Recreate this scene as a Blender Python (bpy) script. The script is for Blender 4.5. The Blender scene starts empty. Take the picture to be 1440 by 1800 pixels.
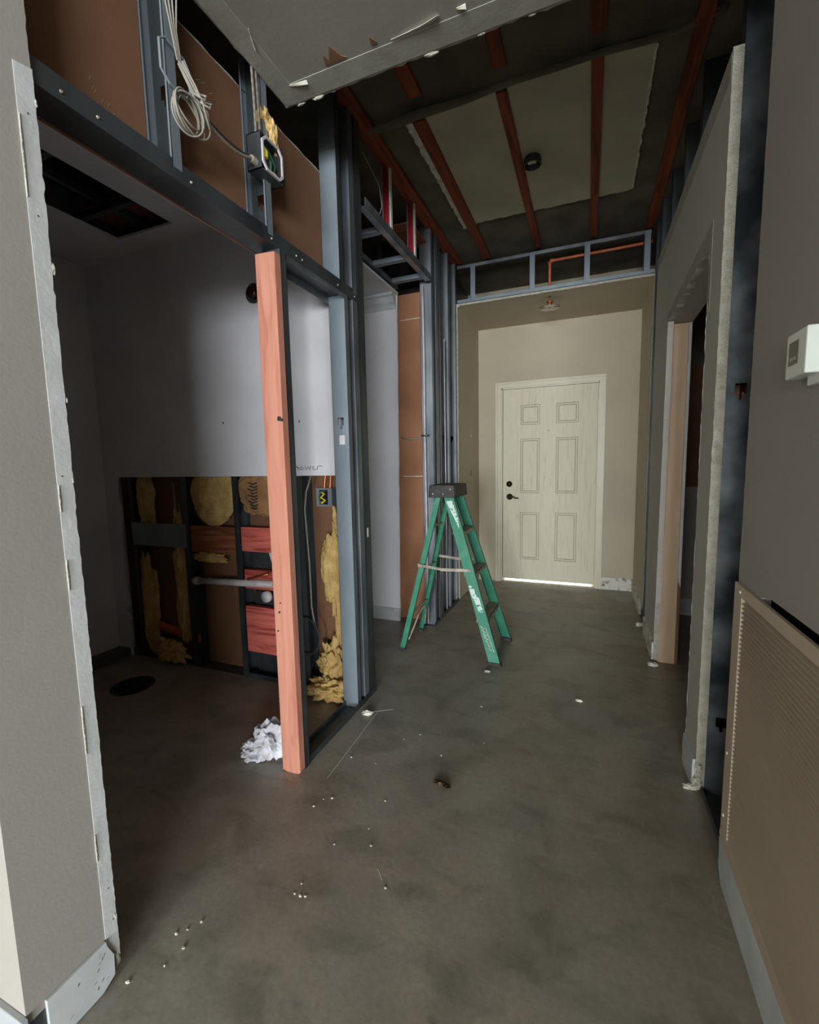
import bpy, bmesh, math, random
from mathutils import Vector, Matrix, noise

SC = bpy.context.scene
COL = SC.collection
random.seed(7)

# ---------------------------------------------------------------- camera
def setup_camera():
    yaw, pitch, roll = 0.38424661, -0.10862395, -0.02062355
    cy, sy, cp, sp, cr, sr = math.cos(yaw), math.sin(yaw), math.cos(pitch), math.sin(pitch), math.cos(roll), math.sin(roll)
    F = Vector((-sy*cp, cy*cp, sp)); R = Vector((cy, sy, 0)); U = R.cross(F)
    R, U = cr*R + sr*U, -sr*R + cr*U
    cam = bpy.data.cameras.new('camera')
    cam.sensor_fit = 'HORIZONTAL'; cam.sensor_width = 36.0
    cam.lens = 778.83/1440*36.0
    cam.clip_start = 0.02; cam.clip_end = 60
    o = bpy.data.objects.new('camera', cam); COL.objects.link(o)
    m = Matrix((R, U, -F)).transposed().to_4x4()
    m.translation = Vector((0, 0, 1.292))
    o.matrix_world = m
    SC.camera = o
setup_camera()

# ---------------------------------------------------------------- world, window light, exposure
SC.view_settings.view_transform = 'Standard'
SC.view_settings.look = 'None'
SC.view_settings.gamma = 1.0
SC.view_settings.use_curve_mapping = False
SC.view_settings.exposure = -0.38

w = bpy.data.worlds.new('world'); SC.world = w; w.use_nodes = True
w.node_tree.nodes['Background'].inputs[0].default_value = (0.75, 0.86, 1.0, 1)
w.node_tree.nodes['Background'].inputs[1].default_value = 0.5

def area(name, loc, rot, sx, sz, power, col):
    l = bpy.data.lights.new(name, 'AREA'); l.shape = 'RECTANGLE'; l.size = sx; l.size_y = sz
    l.energy = power; l.color = col
    o = bpy.data.objects.new(name, l); COL.objects.link(o)
    o.location = loc; o.rotation_euler = rot
    return o
# daylight through two window bays behind the photographer, plus an added left fill bay
WIN = [(-2.9, -0.9), (-0.5, 1.8), (2.6, 7.0)]
WY = -9.0
WZ = (0.15, 2.45)
for i, (a, b) in enumerate(WIN):
    area('window_and_fill', ((a+b)/2, WY-.12, sum(WZ)/2), (math.radians(90), 0, 0), b-a, WZ[1]-WZ[0],
         (340, 1260, 1560)[i], (0.90, 0.95, 1.0))

# ---------------------------------------------------------------- helpers
def lin(c):
    c = c/255.0
    return c/12.92 if c <= 0.04045 else ((c+0.055)/1.055)**2.4
def rgb(r, g, b): return (lin(r), lin(g), lin(b), 1)

class MB:
    def __init__(s): s.bm = bmesh.new()
    def box(s, x0, x1, y0, y1, z0, z1):
        v = [s.bm.verts.new((x, y, z)) for x in (x0, x1) for y in (y0, y1) for z in (z0, z1)]
        for f in ((0,1,3,2),(4,6,7,5),(0,4,5,1),(2,3,7,6),(0,2,6,4),(1,5,7,3)):
            s.bm.faces.new([v[i] for i in f])
        return s
    def prism(s, pts, ax, a0, a1):
        def mk(p, a):
            if ax == 'x': return (a, p[0], p[1])
            if ax == 'y': return (p[0], a, p[1])
            return (p[0], p[1], a)
        A = [s.bm.verts.new(mk(p, a0)) for p in pts]; B = [s.bm.verts.new(mk(p, a1)) for p in pts]
        n = len(pts)
        s.bm.faces.new(A); s.bm.faces.new(B[::-1])
        for i in range(n): s.bm.faces.new((A[i], B[i], B[(i+1) % n], A[(i+1) % n]))
        return s
    def beam(s, p0, p1, wv, dv):
        """box from p0 to p1; wv and dv are half-extent vectors of its section"""
        p0, p1, wv, dv = map(Vector, (p0, p1, wv, dv))
        ring = [wv+dv, wv-dv, -wv-dv, -wv+dv]
        A = [s.bm.verts.new(p0+r) for r in ring]; B = [s.bm.verts.new(p1+r) for r in ring]
        s.bm.faces.new(A); s.bm.faces.new(B[::-1])
        for i in range(4): s.bm.faces.new((A[i], B[i], B[(i+1) % 4], A[(i+1) % 4]))
        return s
    def tube(s, pts, r, seg=8, close=False):
        pts = [Vector(p) for p in pts]; n = len(pts); rings = []; last = None
        for i, p in enumerate(pts):
            if close: t = pts[(i+1) % n]-pts[i-1]
            else: t = pts[min(i+1, n-1)]-pts[max(i-1, 0)]
            t.normalize()
            if last is None:
                u = t.orthogonal().normalized()
            else:
                u = last - t*last.dot(t)
                u = u.normalized() if u.length > 1e-6 else t.orthogonal().normalized()
            last = u; v = t.cross(u)
            rr = r[i] if isinstance(r, (list, tuple)) else r
            rings.append([s.bm.verts.new(p + (u*math.cos(k*2*math.pi/seg)+v*math.sin(k*2*math.pi/seg))*rr) for k in range(seg)])
        m = n if close else n-1
        for i in range(m):
            a, b = rings[i], rings[(i+1) % n]
            for k in range(seg): s.bm.faces.new((a[k], a[(k+1) % seg], b[(k+1) % seg], b[k]))
        if not close:
            s.bm.faces.new(rings[0][::-1]); s.bm.faces.new(rings[-1])
        return s
    def lathe(s, prof, o, axis, seg=24):
        """prof = [(r, h)]; turned about axis through o"""
        o = Vector(o); a = Vector(axis).normalized(); u = a.orthogonal().normalized(); v = a.cross(u); rings = []
        for r, h in prof:
            r = max(r, 1e-4)
            rings.append([s.bm.verts.new(o+a*h+(u*math.cos(k*2*math.pi/seg)+v*math.sin(k*2*math.pi/seg))*r) for k in range(seg)])
        for i in range(len(rings)-1):
            for k in range(seg): s.bm.faces.new((rings[i][k], rings[i][(k+1) % seg], rings[i+1][(k+1) % seg], rings[i+1][k]))
        s.bm.faces.new(rings[0][::-1]); s.bm.faces.new(rings[-1])
        return s
    def blob(s, c, size, seed=0, amp=0.35, freq=2.0, sub=4, flat=0.0, crease=False):
        r = bmesh.ops.create_icosphere(s.bm, subdivisions=sub, radius=1.0)
        c = Vector(c)
        for v in r['verts']:
            d = v.co.normalized()
            q = d*freq + Vector((seed*7.3, seed*3.1, seed*1.7))
            k = 1 + amp*noise.noise(q) + amp*0.5*noise.noise(q*2.3) + amp*0.25*noise.noise(q*5.1)
            if crease: k = .62 + amp*(1-abs(noise.noise(q))*2.6) + amp*.5*(1-abs(noise.noise(q*1.9+Vector((3,1,2))))*2.6)
            v.co = Vector((d.x*size[0]*k, d.y*size[1]*k, max(d.z*k, -1+flat)*size[2])) + c
        return s
    def build(s, name, mat, parent=None, smooth=False, bevel=0, label=None):
        bmesh.ops.recalc_face_normals(s.bm, faces=s.bm.faces[:])
        me = bpy.data.meshes.new(name); 
        if smooth:
            for f in s.bm.faces: f.smooth = True
        s.bm.to_mesh(me); s.bm.free()
        me.materials.append(mat)
        o = bpy.data.objects.new(name, me); COL.objects.link(o)
        if parent:
            o.parent = parent
            o.matrix_parent_inverse = parent.matrix_world.inverted() if parent.type != 'EMPTY' else Matrix.Translation(-parent.location)
        if bevel:
            m = o.modifiers.new('bevel', 'BEVEL'); m.width = bevel; m.segments = 2; m.limit_method = 'ANGLE'
        if label: o['label'] = label
        return o

def B(*a): return MB().box(*a)
def tag(o, label, cat, group=None, kind=None):
    o['label'] = label; o['category'] = cat
    if group: o['group'] = group
    if kind: o['kind'] = kind
    return o
def struct(o, label=None):
    o['kind'] = 'structure'
    if label: o['label'] = label
    return o
def thing(name, label, cat, loc, group=None, kind=None):
    o = bpy.data.objects.new(name, None); COL.objects.link(o); o.location = loc; o.empty_display_size = 0.05
    return tag(o, label, cat, group, kind)
def ragged(p0, p1, n, amp, seed=0):
    """points from p0 to p1 (ends kept) with a broken edge"""
    rnd = random.Random(seed); out = []
    dx, dy = p1[0]-p0[0], p1[1]-p0[1]; L = math.hypot(dx, dy); nx, ny = -dy/L, dx/L
    for i in range(n+1):
        t = i/n; j = 0 if i in (0, n) else rnd.uniform(-amp, amp)*(2.2 if rnd.random() < .12 else 1)
        out.append((p0[0]+dx*t+nx*j, p0[1]+dy*t+ny*j))
    return out

# ---------------------------------------------------------------- materials
def mat(name, col, rough=0.8, metal=0.0, col2=None, scale=6, detail=4, lo=0.35, hi=0.65, bump=0.0, bscale=None, stretch=None, spec=0.4):
    m = bpy.data.materials.new(name); m.use_nodes = True; nt = m.node_tree; n = nt.nodes; l = nt.links
    b = n['Principled BSDF']
    b.inputs['Base Color'].default_value = col; b.inputs['Roughness'].default_value = rough; b.inputs['Metallic'].default_value = metal
    b.inputs['Specular IOR Level'].default_value = spec
    tc = n.new('ShaderNodeTexCoord'); mp = n.new('ShaderNodeMapping'); l.new(tc.outputs['Object'], mp.inputs[0])
    if stretch: mp.inputs['Scale'].default_value = stretch
    if col2:
        t = n.new('ShaderNodeTexNoise'); t.inputs['Scale'].default_value = scale; t.inputs['Detail'].default_value = detail
        l.new(mp.outputs[0], t.inputs['Vector'])
        r = n.new('ShaderNodeValToRGB'); r.color_ramp.elements[0].position = lo; r.color_ramp.elements[1].position = hi
        r.color_ramp.elements[0].color = col; r.color_ramp.elements[1].color = col2
        l.new(t.outputs[0], r.inputs[0]); l.new(r.outputs[0], b.inputs['Base Color'])
    if bump:
        t2 = n.new('ShaderNodeTexNoise'); t2.inputs['Scale'].default_value = bscale or scale*8; t2.inputs['Detail'].default_value = 5
        l.new(mp.outputs[0], t2.inputs['Vector'])
        bp = n.new('ShaderNodeBump'); bp.inputs['Strength'].default_value = bump; bp.inputs['Distance'].default_value = 0.01
        l.new(t2.outputs[0], bp.inputs['Height']); l.new(bp.outputs[0], b.inputs['Normal'])
    return m

M = {}
M['paint'] = mat('greige_wall_paint', rgb(155, 150, 142), 0.75, col2=rgb(150, 145, 138), scale=2.5, bump=0.05, bscale=120)
M['cream'] = mat('cream_wall_paint', rgb(190, 179, 154), 0.7, col2=rgb(181, 171, 148), scale=2, bump=0.05, bscale=120)
M['white'] = mat('white_primer_wall', rgb(226, 225, 228), 0.7, col2=rgb(216, 214, 217), scale=3, bump=0.05, bscale=90)
M['strip'] = mat('bare_joint_compound', rgb(198, 200, 198), 0.85, col2=rgb(184, 186, 182), scale=14, lo=.3, hi=.75, bump=0.12, bscale=60)
M['edge'] = mat('broken_gypsum_edge', rgb(192, 189, 174), 0.95, col2=rgb(172, 168, 152), scale=40, bump=0.8, bscale=150)
M['base'] = mat('white_baseboard_paint', rgb(198, 202, 202), 0.45, col2=rgb(180, 184, 184), scale=9, bump=0.04, bscale=60)
M['basepeel'] = mat('peeling_baseboard', rgb(214, 212, 200), 0.7, col2=rgb(130, 118, 98), scale=22, lo=.52, hi=.66, bump=0.5, bscale=80)
M['brown2'] = mat('brightened_gypsum_paper', rgb(166, 118, 88), 0.9, col2=rgb(148, 102, 74), scale=3, bump=0.08, bscale=150)  # brown paper lightened to make up for weak light in the closet recess
M['paint2'] = mat('brightened_wall_paint', rgb(184, 179, 168), 0.75, col2=rgb(178, 173, 163), scale=2.5, bump=0.05, bscale=120)  # hall paint lightened to make up for weak light on the right wall
M['trimgrey'] = mat('dimmed_baseboard_paint', rgb(168, 172, 173), 0.6, col2=rgb(156, 160, 161), scale=9)  # white baseboard paint darkened to offset the strong window light
M['dim'] = mat('taupe_living_room_paint', rgb(214, 206, 190), 0.8)
M['groove_shade'] = mat('door_groove_shade', rgb(132, 120, 98), 0.7)  # recess shade of the door panels, put in as a darker colour
M['trim'] = mat('cream_trim_paint', rgb(214, 206, 182), 0.4, col2=rgb(208, 200, 176), scale=8)
M['brown'] = mat('brown_gypsum_paper', rgb(128, 92, 66), 0.9, col2=rgb(110, 76, 54), scale=3, lo=.3, hi=.7, bump=0.08, bscale=150)
M['plenum'] = mat('grey_ceiling_deck', rgb(112, 105, 91), 0.95, col2=rgb(88, 82, 71), scale=4, bump=0.2, bscale=30)
M['patch'] = mat('cream_ceiling_patch', rgb(188, 184, 162), 0.85, col2=rgb(172, 166, 148), scale=3)
M['ceil'] = mat('ceiling_paint', rgb(148, 145, 135), 0.85, col2=rgb(138, 135, 125), scale=3, bump=0.04, bscale=70)
M['strip_c'] = mat('ceiling_border', rgb(158, 156, 145), 0.9, col2=rgb(142, 139, 128), scale=10, bump=0.08, bscale=60)
M['steel'] = mat('galvanised_steel', rgb(156, 162, 166), 0.45, 0.8, col2=rgb(100, 108, 113), scale=9, detail=6, lo=.3, hi=.75, bump=0.05, bscale=25, stretch=(1, 1, .35))
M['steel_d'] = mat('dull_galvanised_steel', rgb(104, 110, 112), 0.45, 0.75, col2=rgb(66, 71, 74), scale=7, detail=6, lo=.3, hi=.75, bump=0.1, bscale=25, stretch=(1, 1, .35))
M['steel_l'] = mat('pale_zinc_steel', rgb(138, 148, 154), 0.5, 0.4, col2=rgb(116, 126, 133), scale=8, detail=6, lo=.3, hi=.75, stretch=(1, 1, .4))
M['steel_r'] = mat('patchy_reflection_steel', rgb(140, 150, 156), 0.42, 0.88, col2=rgb(64, 72, 78), scale=5, detail=5, lo=.35, hi=.62, bump=0.1, bscale=20)  # pale and dark colour patches imitate blurred reflections on the web
M['redmetal'] = mat('red_painted_steel', rgb(150, 14, 22), 0.5, 0.0, col2=rgb(112, 10, 18), scale=8)
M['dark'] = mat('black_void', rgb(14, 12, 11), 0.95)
M['rubber'] = mat('black_plastic', rgb(52, 50, 48), 0.6, col2=rgb(84, 80, 76), scale=25, lo=.5, hi=.8)
M['green'] = mat('green_fibreglass', rgb(44, 124, 96), 0.5, col2=rgb(72, 140, 112), scale=12, lo=.4, hi=.75, bump=0.1, bscale=80)
M['label'] = mat('worn_white_label', rgb(206, 220, 212), 0.7, col2=rgb(60, 140, 108), scale=60, lo=.55, hi=.62)
M['alu'] = mat('dirty_aluminium', rgb(180, 172, 156), 0.55, 0.2, col2=rgb(138, 126, 110), scale=18, lo=.4, hi=.7)
M['copper'] = mat('copper_pipe', rgb(196, 112, 78), 0.4, 0.7, col2=rgb(160, 84, 58), scale=18)
M['orange'] = mat('orange_sprinkler_pipe', rgb(206, 110, 72), 0.5, 0.0, col2=rgb(176, 90, 58), scale=18)
M['pvc'] = mat('white_pvc', rgb(206, 200, 200), 0.4, 0.0, col2=rgb(178, 170, 168), scale=9)
M['insul'] = mat('yellow_fibreglass_insulation', rgb(220, 188, 124), 1.0, col2=rgb(180, 144, 88), scale=14, lo=.3, hi=.7, bump=1.0, bscale=60, spec=0.05)
M['kraft'] = mat('kraft_paper_facing', rgb(168, 128, 86), 0.85, col2=rgb(138, 100, 64), scale=7, bump=0.4, bscale=20)
M['wire'] = mat('grey_cable_sheath', rgb(146, 140, 128), 0.6)
M['wiremc'] = mat('armoured_cable', rgb(158, 148, 134), 0.4, 0.6)
M['blackc'] = mat('black_coax', rgb(62, 58, 60), 0.5)
M['brass'] = mat('aged_bronze', rgb(74, 58, 44), 0.35, 0.8)
M['plastic'] = mat('white_plastic', rgb(216, 222, 214), 0.45)
M['screen'] = mat('lcd_screen', rgb(72, 72, 62), 0.25)
M['yellow'] = mat('yellow_wire_nut', rgb(226, 206, 44), 0.5)
M['greenw'] = mat('green_wire', rgb(46, 92, 62), 0.5)
M['plasticwrap'] = mat('white_crumpled_paper', rgb(226, 226, 232), 0.45, col2=rgb(196, 192, 194), scale=14, bump=0.3, bscale=40)
M['ink'] = mat('pen_ink', rgb(40, 38, 42), 0.7)
M['grille'] = mat('beige_grille_enamel', rgb(188, 172, 150), 0.5, col2=rgb(178, 162, 141), scale=3)
M['paperwhite'] = mat('torn_white_paper', rgb(222, 218, 204), 0.9, col2=rgb(186, 180, 164), scale=30)
M['jamb'] = mat('raw_maple_jamb', rgb(206, 178, 148), 0.6, col2=rgb(180, 148, 116), scale=5, lo=.35, hi=.7, stretch=(1, 1, .25), bump=0.1, bscale=20)

def wood(name, c1, c2, c3, vert=True, axis='z', gscale=1.0):
    m = bpy.data.materials.new(name); m.use_nodes = True; nt = m.node_tree; n = nt.nodes; l = nt.links
    b = n['Principled BSDF']; b.inputs['Roughness'].default_value = 0.72; b.inputs['Specular IOR Level'].default_value = 0.25
    tc = n.new('ShaderNodeTexCoord'); mp = n.new('ShaderNodeMapping'); l.new(tc.outputs['Object'], mp.inputs[0])
    s = {'x': (1.2, 16, 16), 'y': (16, 1.2, 16), 'z': (16, 16, 1.2)}[axis]
    mp.inputs['Scale'].default_value = tuple(v*gscale for v in s)
    t = n.new('ShaderNodeTexNoise'); t.inputs['Scale'].default_value = 1.6; t.inputs['Detail'].default_value = 8; t.inputs['Distortion'].default_value = 1.4
    l.new(mp.outputs[0], t.inputs['Vector'])
    r = n.new('ShaderNodeValToRGB'); e = r.color_ramp.elements
    e[0].position = 0.36; e[0].color = c3; e[1].position = 0.62; e[1].color = c1
    k = e.new(0.46); k.color = c2
    l.new(t.outputs[0], r.inputs[0]); l.new(r.outputs[0], b.inputs['Base Color'])
    return m
M['salmon'] = wood('salmon_treated_lumber', rgb(190, 132, 110), rgb(184, 124, 102), rgb(172, 110, 90))
M['redwoodx'] = wood('red_treated_blocking', rgb(222, 118, 104), rgb(206, 102, 90), rgb(160, 68, 60), axis='x')
M['furring'] = wood('red_furring_lumber', rgb(140, 72, 46), rgb(124, 60, 38), rgb(96, 44, 28), axis='y')
M['brownply'] = wood('brown_plywood_plate', rgb(150, 92, 60), rgb(132, 78, 50), rgb(104, 60, 40), axis='x')
M['doorp'] = wood('cream_embossed_door', rgb(222, 214, 190), rgb(220, 212, 188), rgb(212, 203, 178), gscale=1.6)

def concrete():
    m = bpy.data.materials.new('stained_concrete'); m.use_nodes = True; nt = m.node_tree; n = nt.nodes; l = nt.links
    b = n['Principled BSDF']
    tc = n.new('ShaderNodeTexCoord')
    def nz(scale, detail, dist=0.0, st=(1, 1, 1), rough=.55):
        mp = n.new('ShaderNodeMapping'); mp.inputs['Scale'].default_value = st; l.new(tc.outputs['Object'], mp.inputs[0])
        t = n.new('ShaderNodeTexNoise'); t.inputs['Scale'].default_value = scale; t.inputs['Detail'].default_value = detail
        t.inputs['Distortion'].default_value = dist; t.inputs['Roughness'].default_value = rough
        l.new(mp.outputs[0], t.inputs['Vector']); return t
    def ramp(t, p0, c0, p1, c1):
        r = n.new('ShaderNodeValToRGB'); r.color_ramp.elements[0].position = p0; r.color_ramp.elements[0].color = c0
        r.color_ramp.elements[1].position = p1; r.color_ramp.elements[1].color = c1; l.new(t.outputs[0], r.inputs[0]); return r
    def mix(mode, fac, a, c):
        x = n.new('ShaderNodeMix'); x.data_type = 'RGBA'; x.blend_type = mode; x.inputs[0].default_value = fac if not hasattr(fac, 'links') else 1
        if hasattr(fac, 'links'): l.new(fac, x.inputs[0])
        l.new(a, x.inputs[6]); l.new(c, x.inputs[7]); return x.outputs[2]
    base = ramp(nz(1.3, 4, .4), .35, rgb(150, 138, 124), .65, rgb(154, 151, 140))
    sm = ramp(nz(5.0, 5, .5, (1, 1.5, 1)), .34, (.74, .75, .73, 1), .5, (1, 1, 1, 1))
    mid = ramp(nz(2.4, 5, 1.0), .40, (.86, .86, .84, 1), .60, (1.06, 1.05, 1.03, 1))
    fine = ramp(nz(60, 4), .3, (.88, .88, .88, 1), .7, (1.08, 1.08, 1.08, 1))
    scr = ramp(nz(5, 2, .1, (9, .9, 1)), .685, (0, 0, 0, 1), .73, (1, 1, 1, 1))
    light = n.new('ShaderNodeRGB'); light.outputs[0].default_value = rgb(168, 162, 148)
    c = mix('MULTIPLY', 1.0, base.outputs[0], sm.outputs[0])
    c = mix('MULTIPLY', 1.0, c, mid.outputs[0]); c = mix('MULTIPLY', 1.0, c, fine.outputs[0])
    sc = n.new('ShaderNodeMath'); sc.operation = 'MULTIPLY'; sc.inputs[1].default_value = 0.22; l.new(scr.outputs[0], sc.inputs[0])
    x = n.new('ShaderNodeMix'); x.data_type = 'RGBA'; l.new(sc.outputs[0], x.inputs[0]); l.new(c, x.inputs[6]); l.new(light.outputs[0], x.inputs[7])
    l.new(x.outputs[2], b.inputs['Base Color'])
    rr = n.new('ShaderNodeMapRange'); rr.inputs[3].default_value = 0.30; rr.inputs[4].default_value = 0.50
    l.new(nz(3, 4).outputs[0], rr.inputs[0]); l.new(rr.outputs[0], b.inputs['Roughness'])
    bp = n.new('ShaderNodeBump'); bp.inputs['Strength'].default_value = 0.06; bp.inputs['Distance'].default_value = 0.01
    l.new(nz(45, 5).outputs[0], bp.inputs['Height']); l.new(bp.outputs[0], b.inputs['Normal'])
    return m
M['concrete'] = concrete()

# ================================================================ STRUCTURE
DECK = 3.03
CZ = 2.66      # drywall ceiling height
GY = 0.016     # board thickness
struct(B(-3.3, 7.5, -9.4, 5.2, -0.1, 0).build('floor', M['concrete']), 'grey stained bare concrete floor')
struct(B(-3.3, 7.5, -9.4, 5.2, DECK, DECK+.12).build('ceiling', M['plenum']), 'dark grey board ceiling high above the removed drywall')

# drywall ceiling left over in front (broken edge at y = 1.565)
pts = ragged((-1.106, 1.565), (0.405, 1.565), 60, .0035, 3) + [(0.405, -.3), (7.4, -.3), (7.4, -9), (-3.1, -9), (-3.1, .45), (-1.106, .45)] + ragged((-1.106, .46), (-1.106, 1.5), 30, .002, 4)
c1 = struct(MB().prism(pts, 'z', CZ, CZ+GY).build('ceiling', M['ceil']), 'grey painted drywall ceiling ending in a broken corner')
# raised taped border and torn paper along it
bd = MB().prism([(-1.100, 1.556), (0.40, 1.556), (0.40, 1.476), (-1.028, 1.476), (-1.028, .9), (-1.100, .9)], 'z', CZ-.0018, CZ)
bd.build('taped_border', M['strip_c'], c1, label='paler taped border')
def flap(p, wdt, ang, droop, m=M['paperwhite'], name='paper_flap'):
    mb = MB(); n = 8; rows = []
    for i, (x, y) in enumerate(p):
        t = i/(len(p)-1)
        ww = wdt*(0.35+0.65*t)
        nx, ny = math.cos(ang), math.sin(ang)
        d = droop*(0.3+t)
        rows.append([mb.bm.verts.new(q) for q in ((x, y, CZ-.001), (x+nx*ww, y+ny*ww, CZ-d), (x+nx*ww, y+ny*ww, CZ-d-.0015), (x, y, CZ-.0035))])
    for a, b in zip(rows, rows[1:]):
        for k in range(4): mb.bm.faces.new((a[k], a[(k+1) % 4], b[(k+1) % 4], b[k]))
    mb.bm.faces.new(rows[0][::-1]); mb.bm.faces.new(rows[-1])
    mb.build(name, m, c1, label='curled white paper edge')
flap([(-1.031, 1.478), (-1.0, 1.481), (-.962, 1.484)], .010, 1.5, .006)
flap([(-.622, 1.468), (-.57, 1.466), (-.51, 1.462), (-.455, 1.452)], .012, -1.9, .008)
flap([(-1.02, 1.255), (-1.035, 1.285), (-1.05, 1.318)], .006, 0.2, .006)
flap([(-.40, 1.452), (-.372, 1.45)], .01, 1.5, .006)
tb = MB().prism([(-.868, 1.462), (-.855, 1.425), (-.848, 1.452), (-.82, 1.405), (-.80, 1.452), (-.786, 1.463)], 'z', CZ-.0022, CZ-.0004)
tb.build('torn_paper_patch', M['brown'], c1, label='torn brown paper points')
tb = MB().prism([(-.69, 1.458), (-.684, 1.43), (-.668, 1.456)], 'z', CZ-.0022, CZ-.0004)
tb.build('torn_paper_patch', M['brown'], c1, label='torn brown paper triangles')
ch = MB()
for (x, y, s) in ((-1.045, 1.568, .014), (-.965, 1.567, .018), (-.90, 1.568, .008), (-.52, 1.567, .02), (-.35, 1.566, .012), (-.19, 1.566, .01), (.03, 1.566, .012), (-1.1, 1.56, .008)):
    ch.blob((x, y, CZ+.004), (s*1.5, s*.5, s*.6), int(x*100), sub=2)
ch.build('broken_edge', M['edge'], c1, label='crumbling white gypsum edge')

# ---- wall stub at left (nearest)
SF = -1.095
wl = MB().box(-3.1, SF-GY, .452, .63, 0, DECK)
wl = struct(wl.build('wall_left', M['paint']), 'cream wall stub at the near left')
face = [(.452, 0), (.61, 0)] + ragged((.652, .03), (.657, DECK), 170, .0009, 5) + [(.452, DECK)]
MB().prism(face, 'x', SF-GY, SF).build('end_board', M['paint'], wl)
sp = [(.6215, .108)] + ragged((.6525, .05), (.658, 2.125), 170, .0010, 6) + [(.6225, 2.118)]
st = MB().prism(sp, 'x', SF-GY-.001, SF+.0012)
st.build('bare_strip', M['strip'], wl, label='bare grey plaster strip where the corner trim came off')
rp = MB()
for (y, z, h) in ((.6215, .34, .07), (.6225, .62, .12), (.6235, 1.02, .07), (.6235, 1.2, .06), (.6235, 1.86, .16)):
    rp.prism([(y-.0008, z), (y+.0006, z+h*.4), (y, z+h), (y-.0016, z+h*.6)], 'x', SF, SF+.004)
for (y, z, s) in ((.66, 1.73, .008), (.655, 1.27, .006), (.65, .16, .01), (.658, 2.06, .006), (.645, .05, .012), (.66, 1.45, .004)):
    rp.blob((SF-.002, y, z), (.005, s*.5, s*1.6), int(z*50), sub=2)
rp.build('torn_edge', M['edge'], wl, label='chipped gypsum along the broken edge')
for (y, z) in ((.641, 2.03), (.64, 1.83), (.633, 1.28), (.64, .25), (.644, .16)):
    MB().blob((SF+.0015, y, z), (.001, .0018, .0022), int(z*90), sub=1).build('nail_mark', M['ink'], wl)
bb = [(.487, .002), (.60, .002), (.632, .02), (.634, .075), (.6205, .112), (.6185, .126), (.4865, .126)]
o = struct(MB().prism(bb, 'x', SF, SF+.009).build('baseboard_left', M['base'], bevel=.0015), 'white scuffed baseboard on the near left wall stub')
mk = MB()
for (y, z, a) in ((.60, .108, .6), (.605, .095, 1.2), (.598, .09, .3), (.61, .1, .9), (.594, .075, 1.0), (.613, .03, .4), (.590, .03, 1.3), (.585, .05, .2), (.602, .04, .9), (.55, .09, 1.1), (.53, .03, .5)):
    mk.beam((SF+.0093, y-.003*math.cos(a), z-.003*math.sin(a)), (SF+.0093, y+.003*math.cos(a), z+.003*math.sin(a)), (.0004, 0, 0), (0, .0012, .0006))
mk.build('scuff_mark', M['rubber'], o)
struct(B(SF-.001, SF+.001, .454, .486, 0, .106).build('wall_left_base', M['steel_d']), 'dark bare patch where the baseboard is missing')
o = struct(B(-3.0, SF+.009, .440, .452, 0, .13).build('baseboard_front', M['trimgrey'], bevel=.002), 'white baseboard at the bottom left corner')

# ---- bathroom shell
struct(B(-3.12, -3.06, .63, 2.2, 0, DECK).build('wall_bathroom_left', M['white']))
cut = ragged((-2.933, 1.241), (-2.937, 0.0), 24, .016, 8)
back = [(-3.06, 0), (-3.06, CZ), (-1.2, CZ), (-1.2, 1.238)] + cut
struct(MB().prism(back, 'y', 2.03, 2.03+GY).build('wall_bathroom_back', M['white']), 'white bathroom back wall cut away at the bottom')
struct(B(-3.06, -1.216, 2.145, 2.16, 0, CZ).build('wall_bathroom_cavity', M['brown']), 'brown paper back of the board behind the open studs')
ZB = 2.60
bc = MB()
for bx in ((-3.06, -2.53, .63, 2.03), (-2.10, -1.216, .63, 2.03), (-2.53, -2.10, .63, 1.15), (-2.53, -2.10, 1.885, 2.03)):
    bc.box(*bx, ZB, ZB+.013)
struct(bc.build('ceiling', M['white']), 'white bathroom ceiling with a rectangular hole')
for k, y in enumerate((1.30, 1.68)):
    tag(B(-2.62, -2.02, y, y+.03, ZB+.016, ZB+.05).build('furring_channel', M['steel_d']), ('dark metal channel crossing the near end of the ceiling hole' if k == 0 else 'dark metal channel crossing the far end of the ceiling hole'), 'channel', 'channels in the ceiling hole')
tag(B(-2.37, -2.34, 1.05, 2.0, ZB+.052, ZB+.085).build('ceiling_runner', M['steel_d']), 'dark metal runner above the bathroom ceiling hole', 'channel')
tag(B(-2.58, -2.04, 1.72, 2.0, ZB+.09, ZB+.105).build('duct_board', M['brown']), 'brown board seen up through the ceiling hole', 'board')
# drywall of the bathroom side, seen from behind above the header
struct(B(-1.216, -1.2, .645, 1.98, 2.112, 2.66).build('wall_bathroom_side', M['brown']), 'brown paper back of the wallboard above the header')
struct(B(-1.2175, -1.216, .645, 1.98, 2.112, 2.6).build('wall_bathroom_side', M['white']))
ee = MB().prism([(.66, 2.6605)] + [(.66+i*.044, 2.660+.003*math.sin(i*2.1)) for i in range(1, 30)] + [(1.98, 2.6605), (1.98, 2.655), (.66, 2.655)], 'x', -1.2175, -1.1985)
ee.build('trim_1', M['edge']); bpy.data.objects['trim_1']['kind'] = 'structure'

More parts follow.
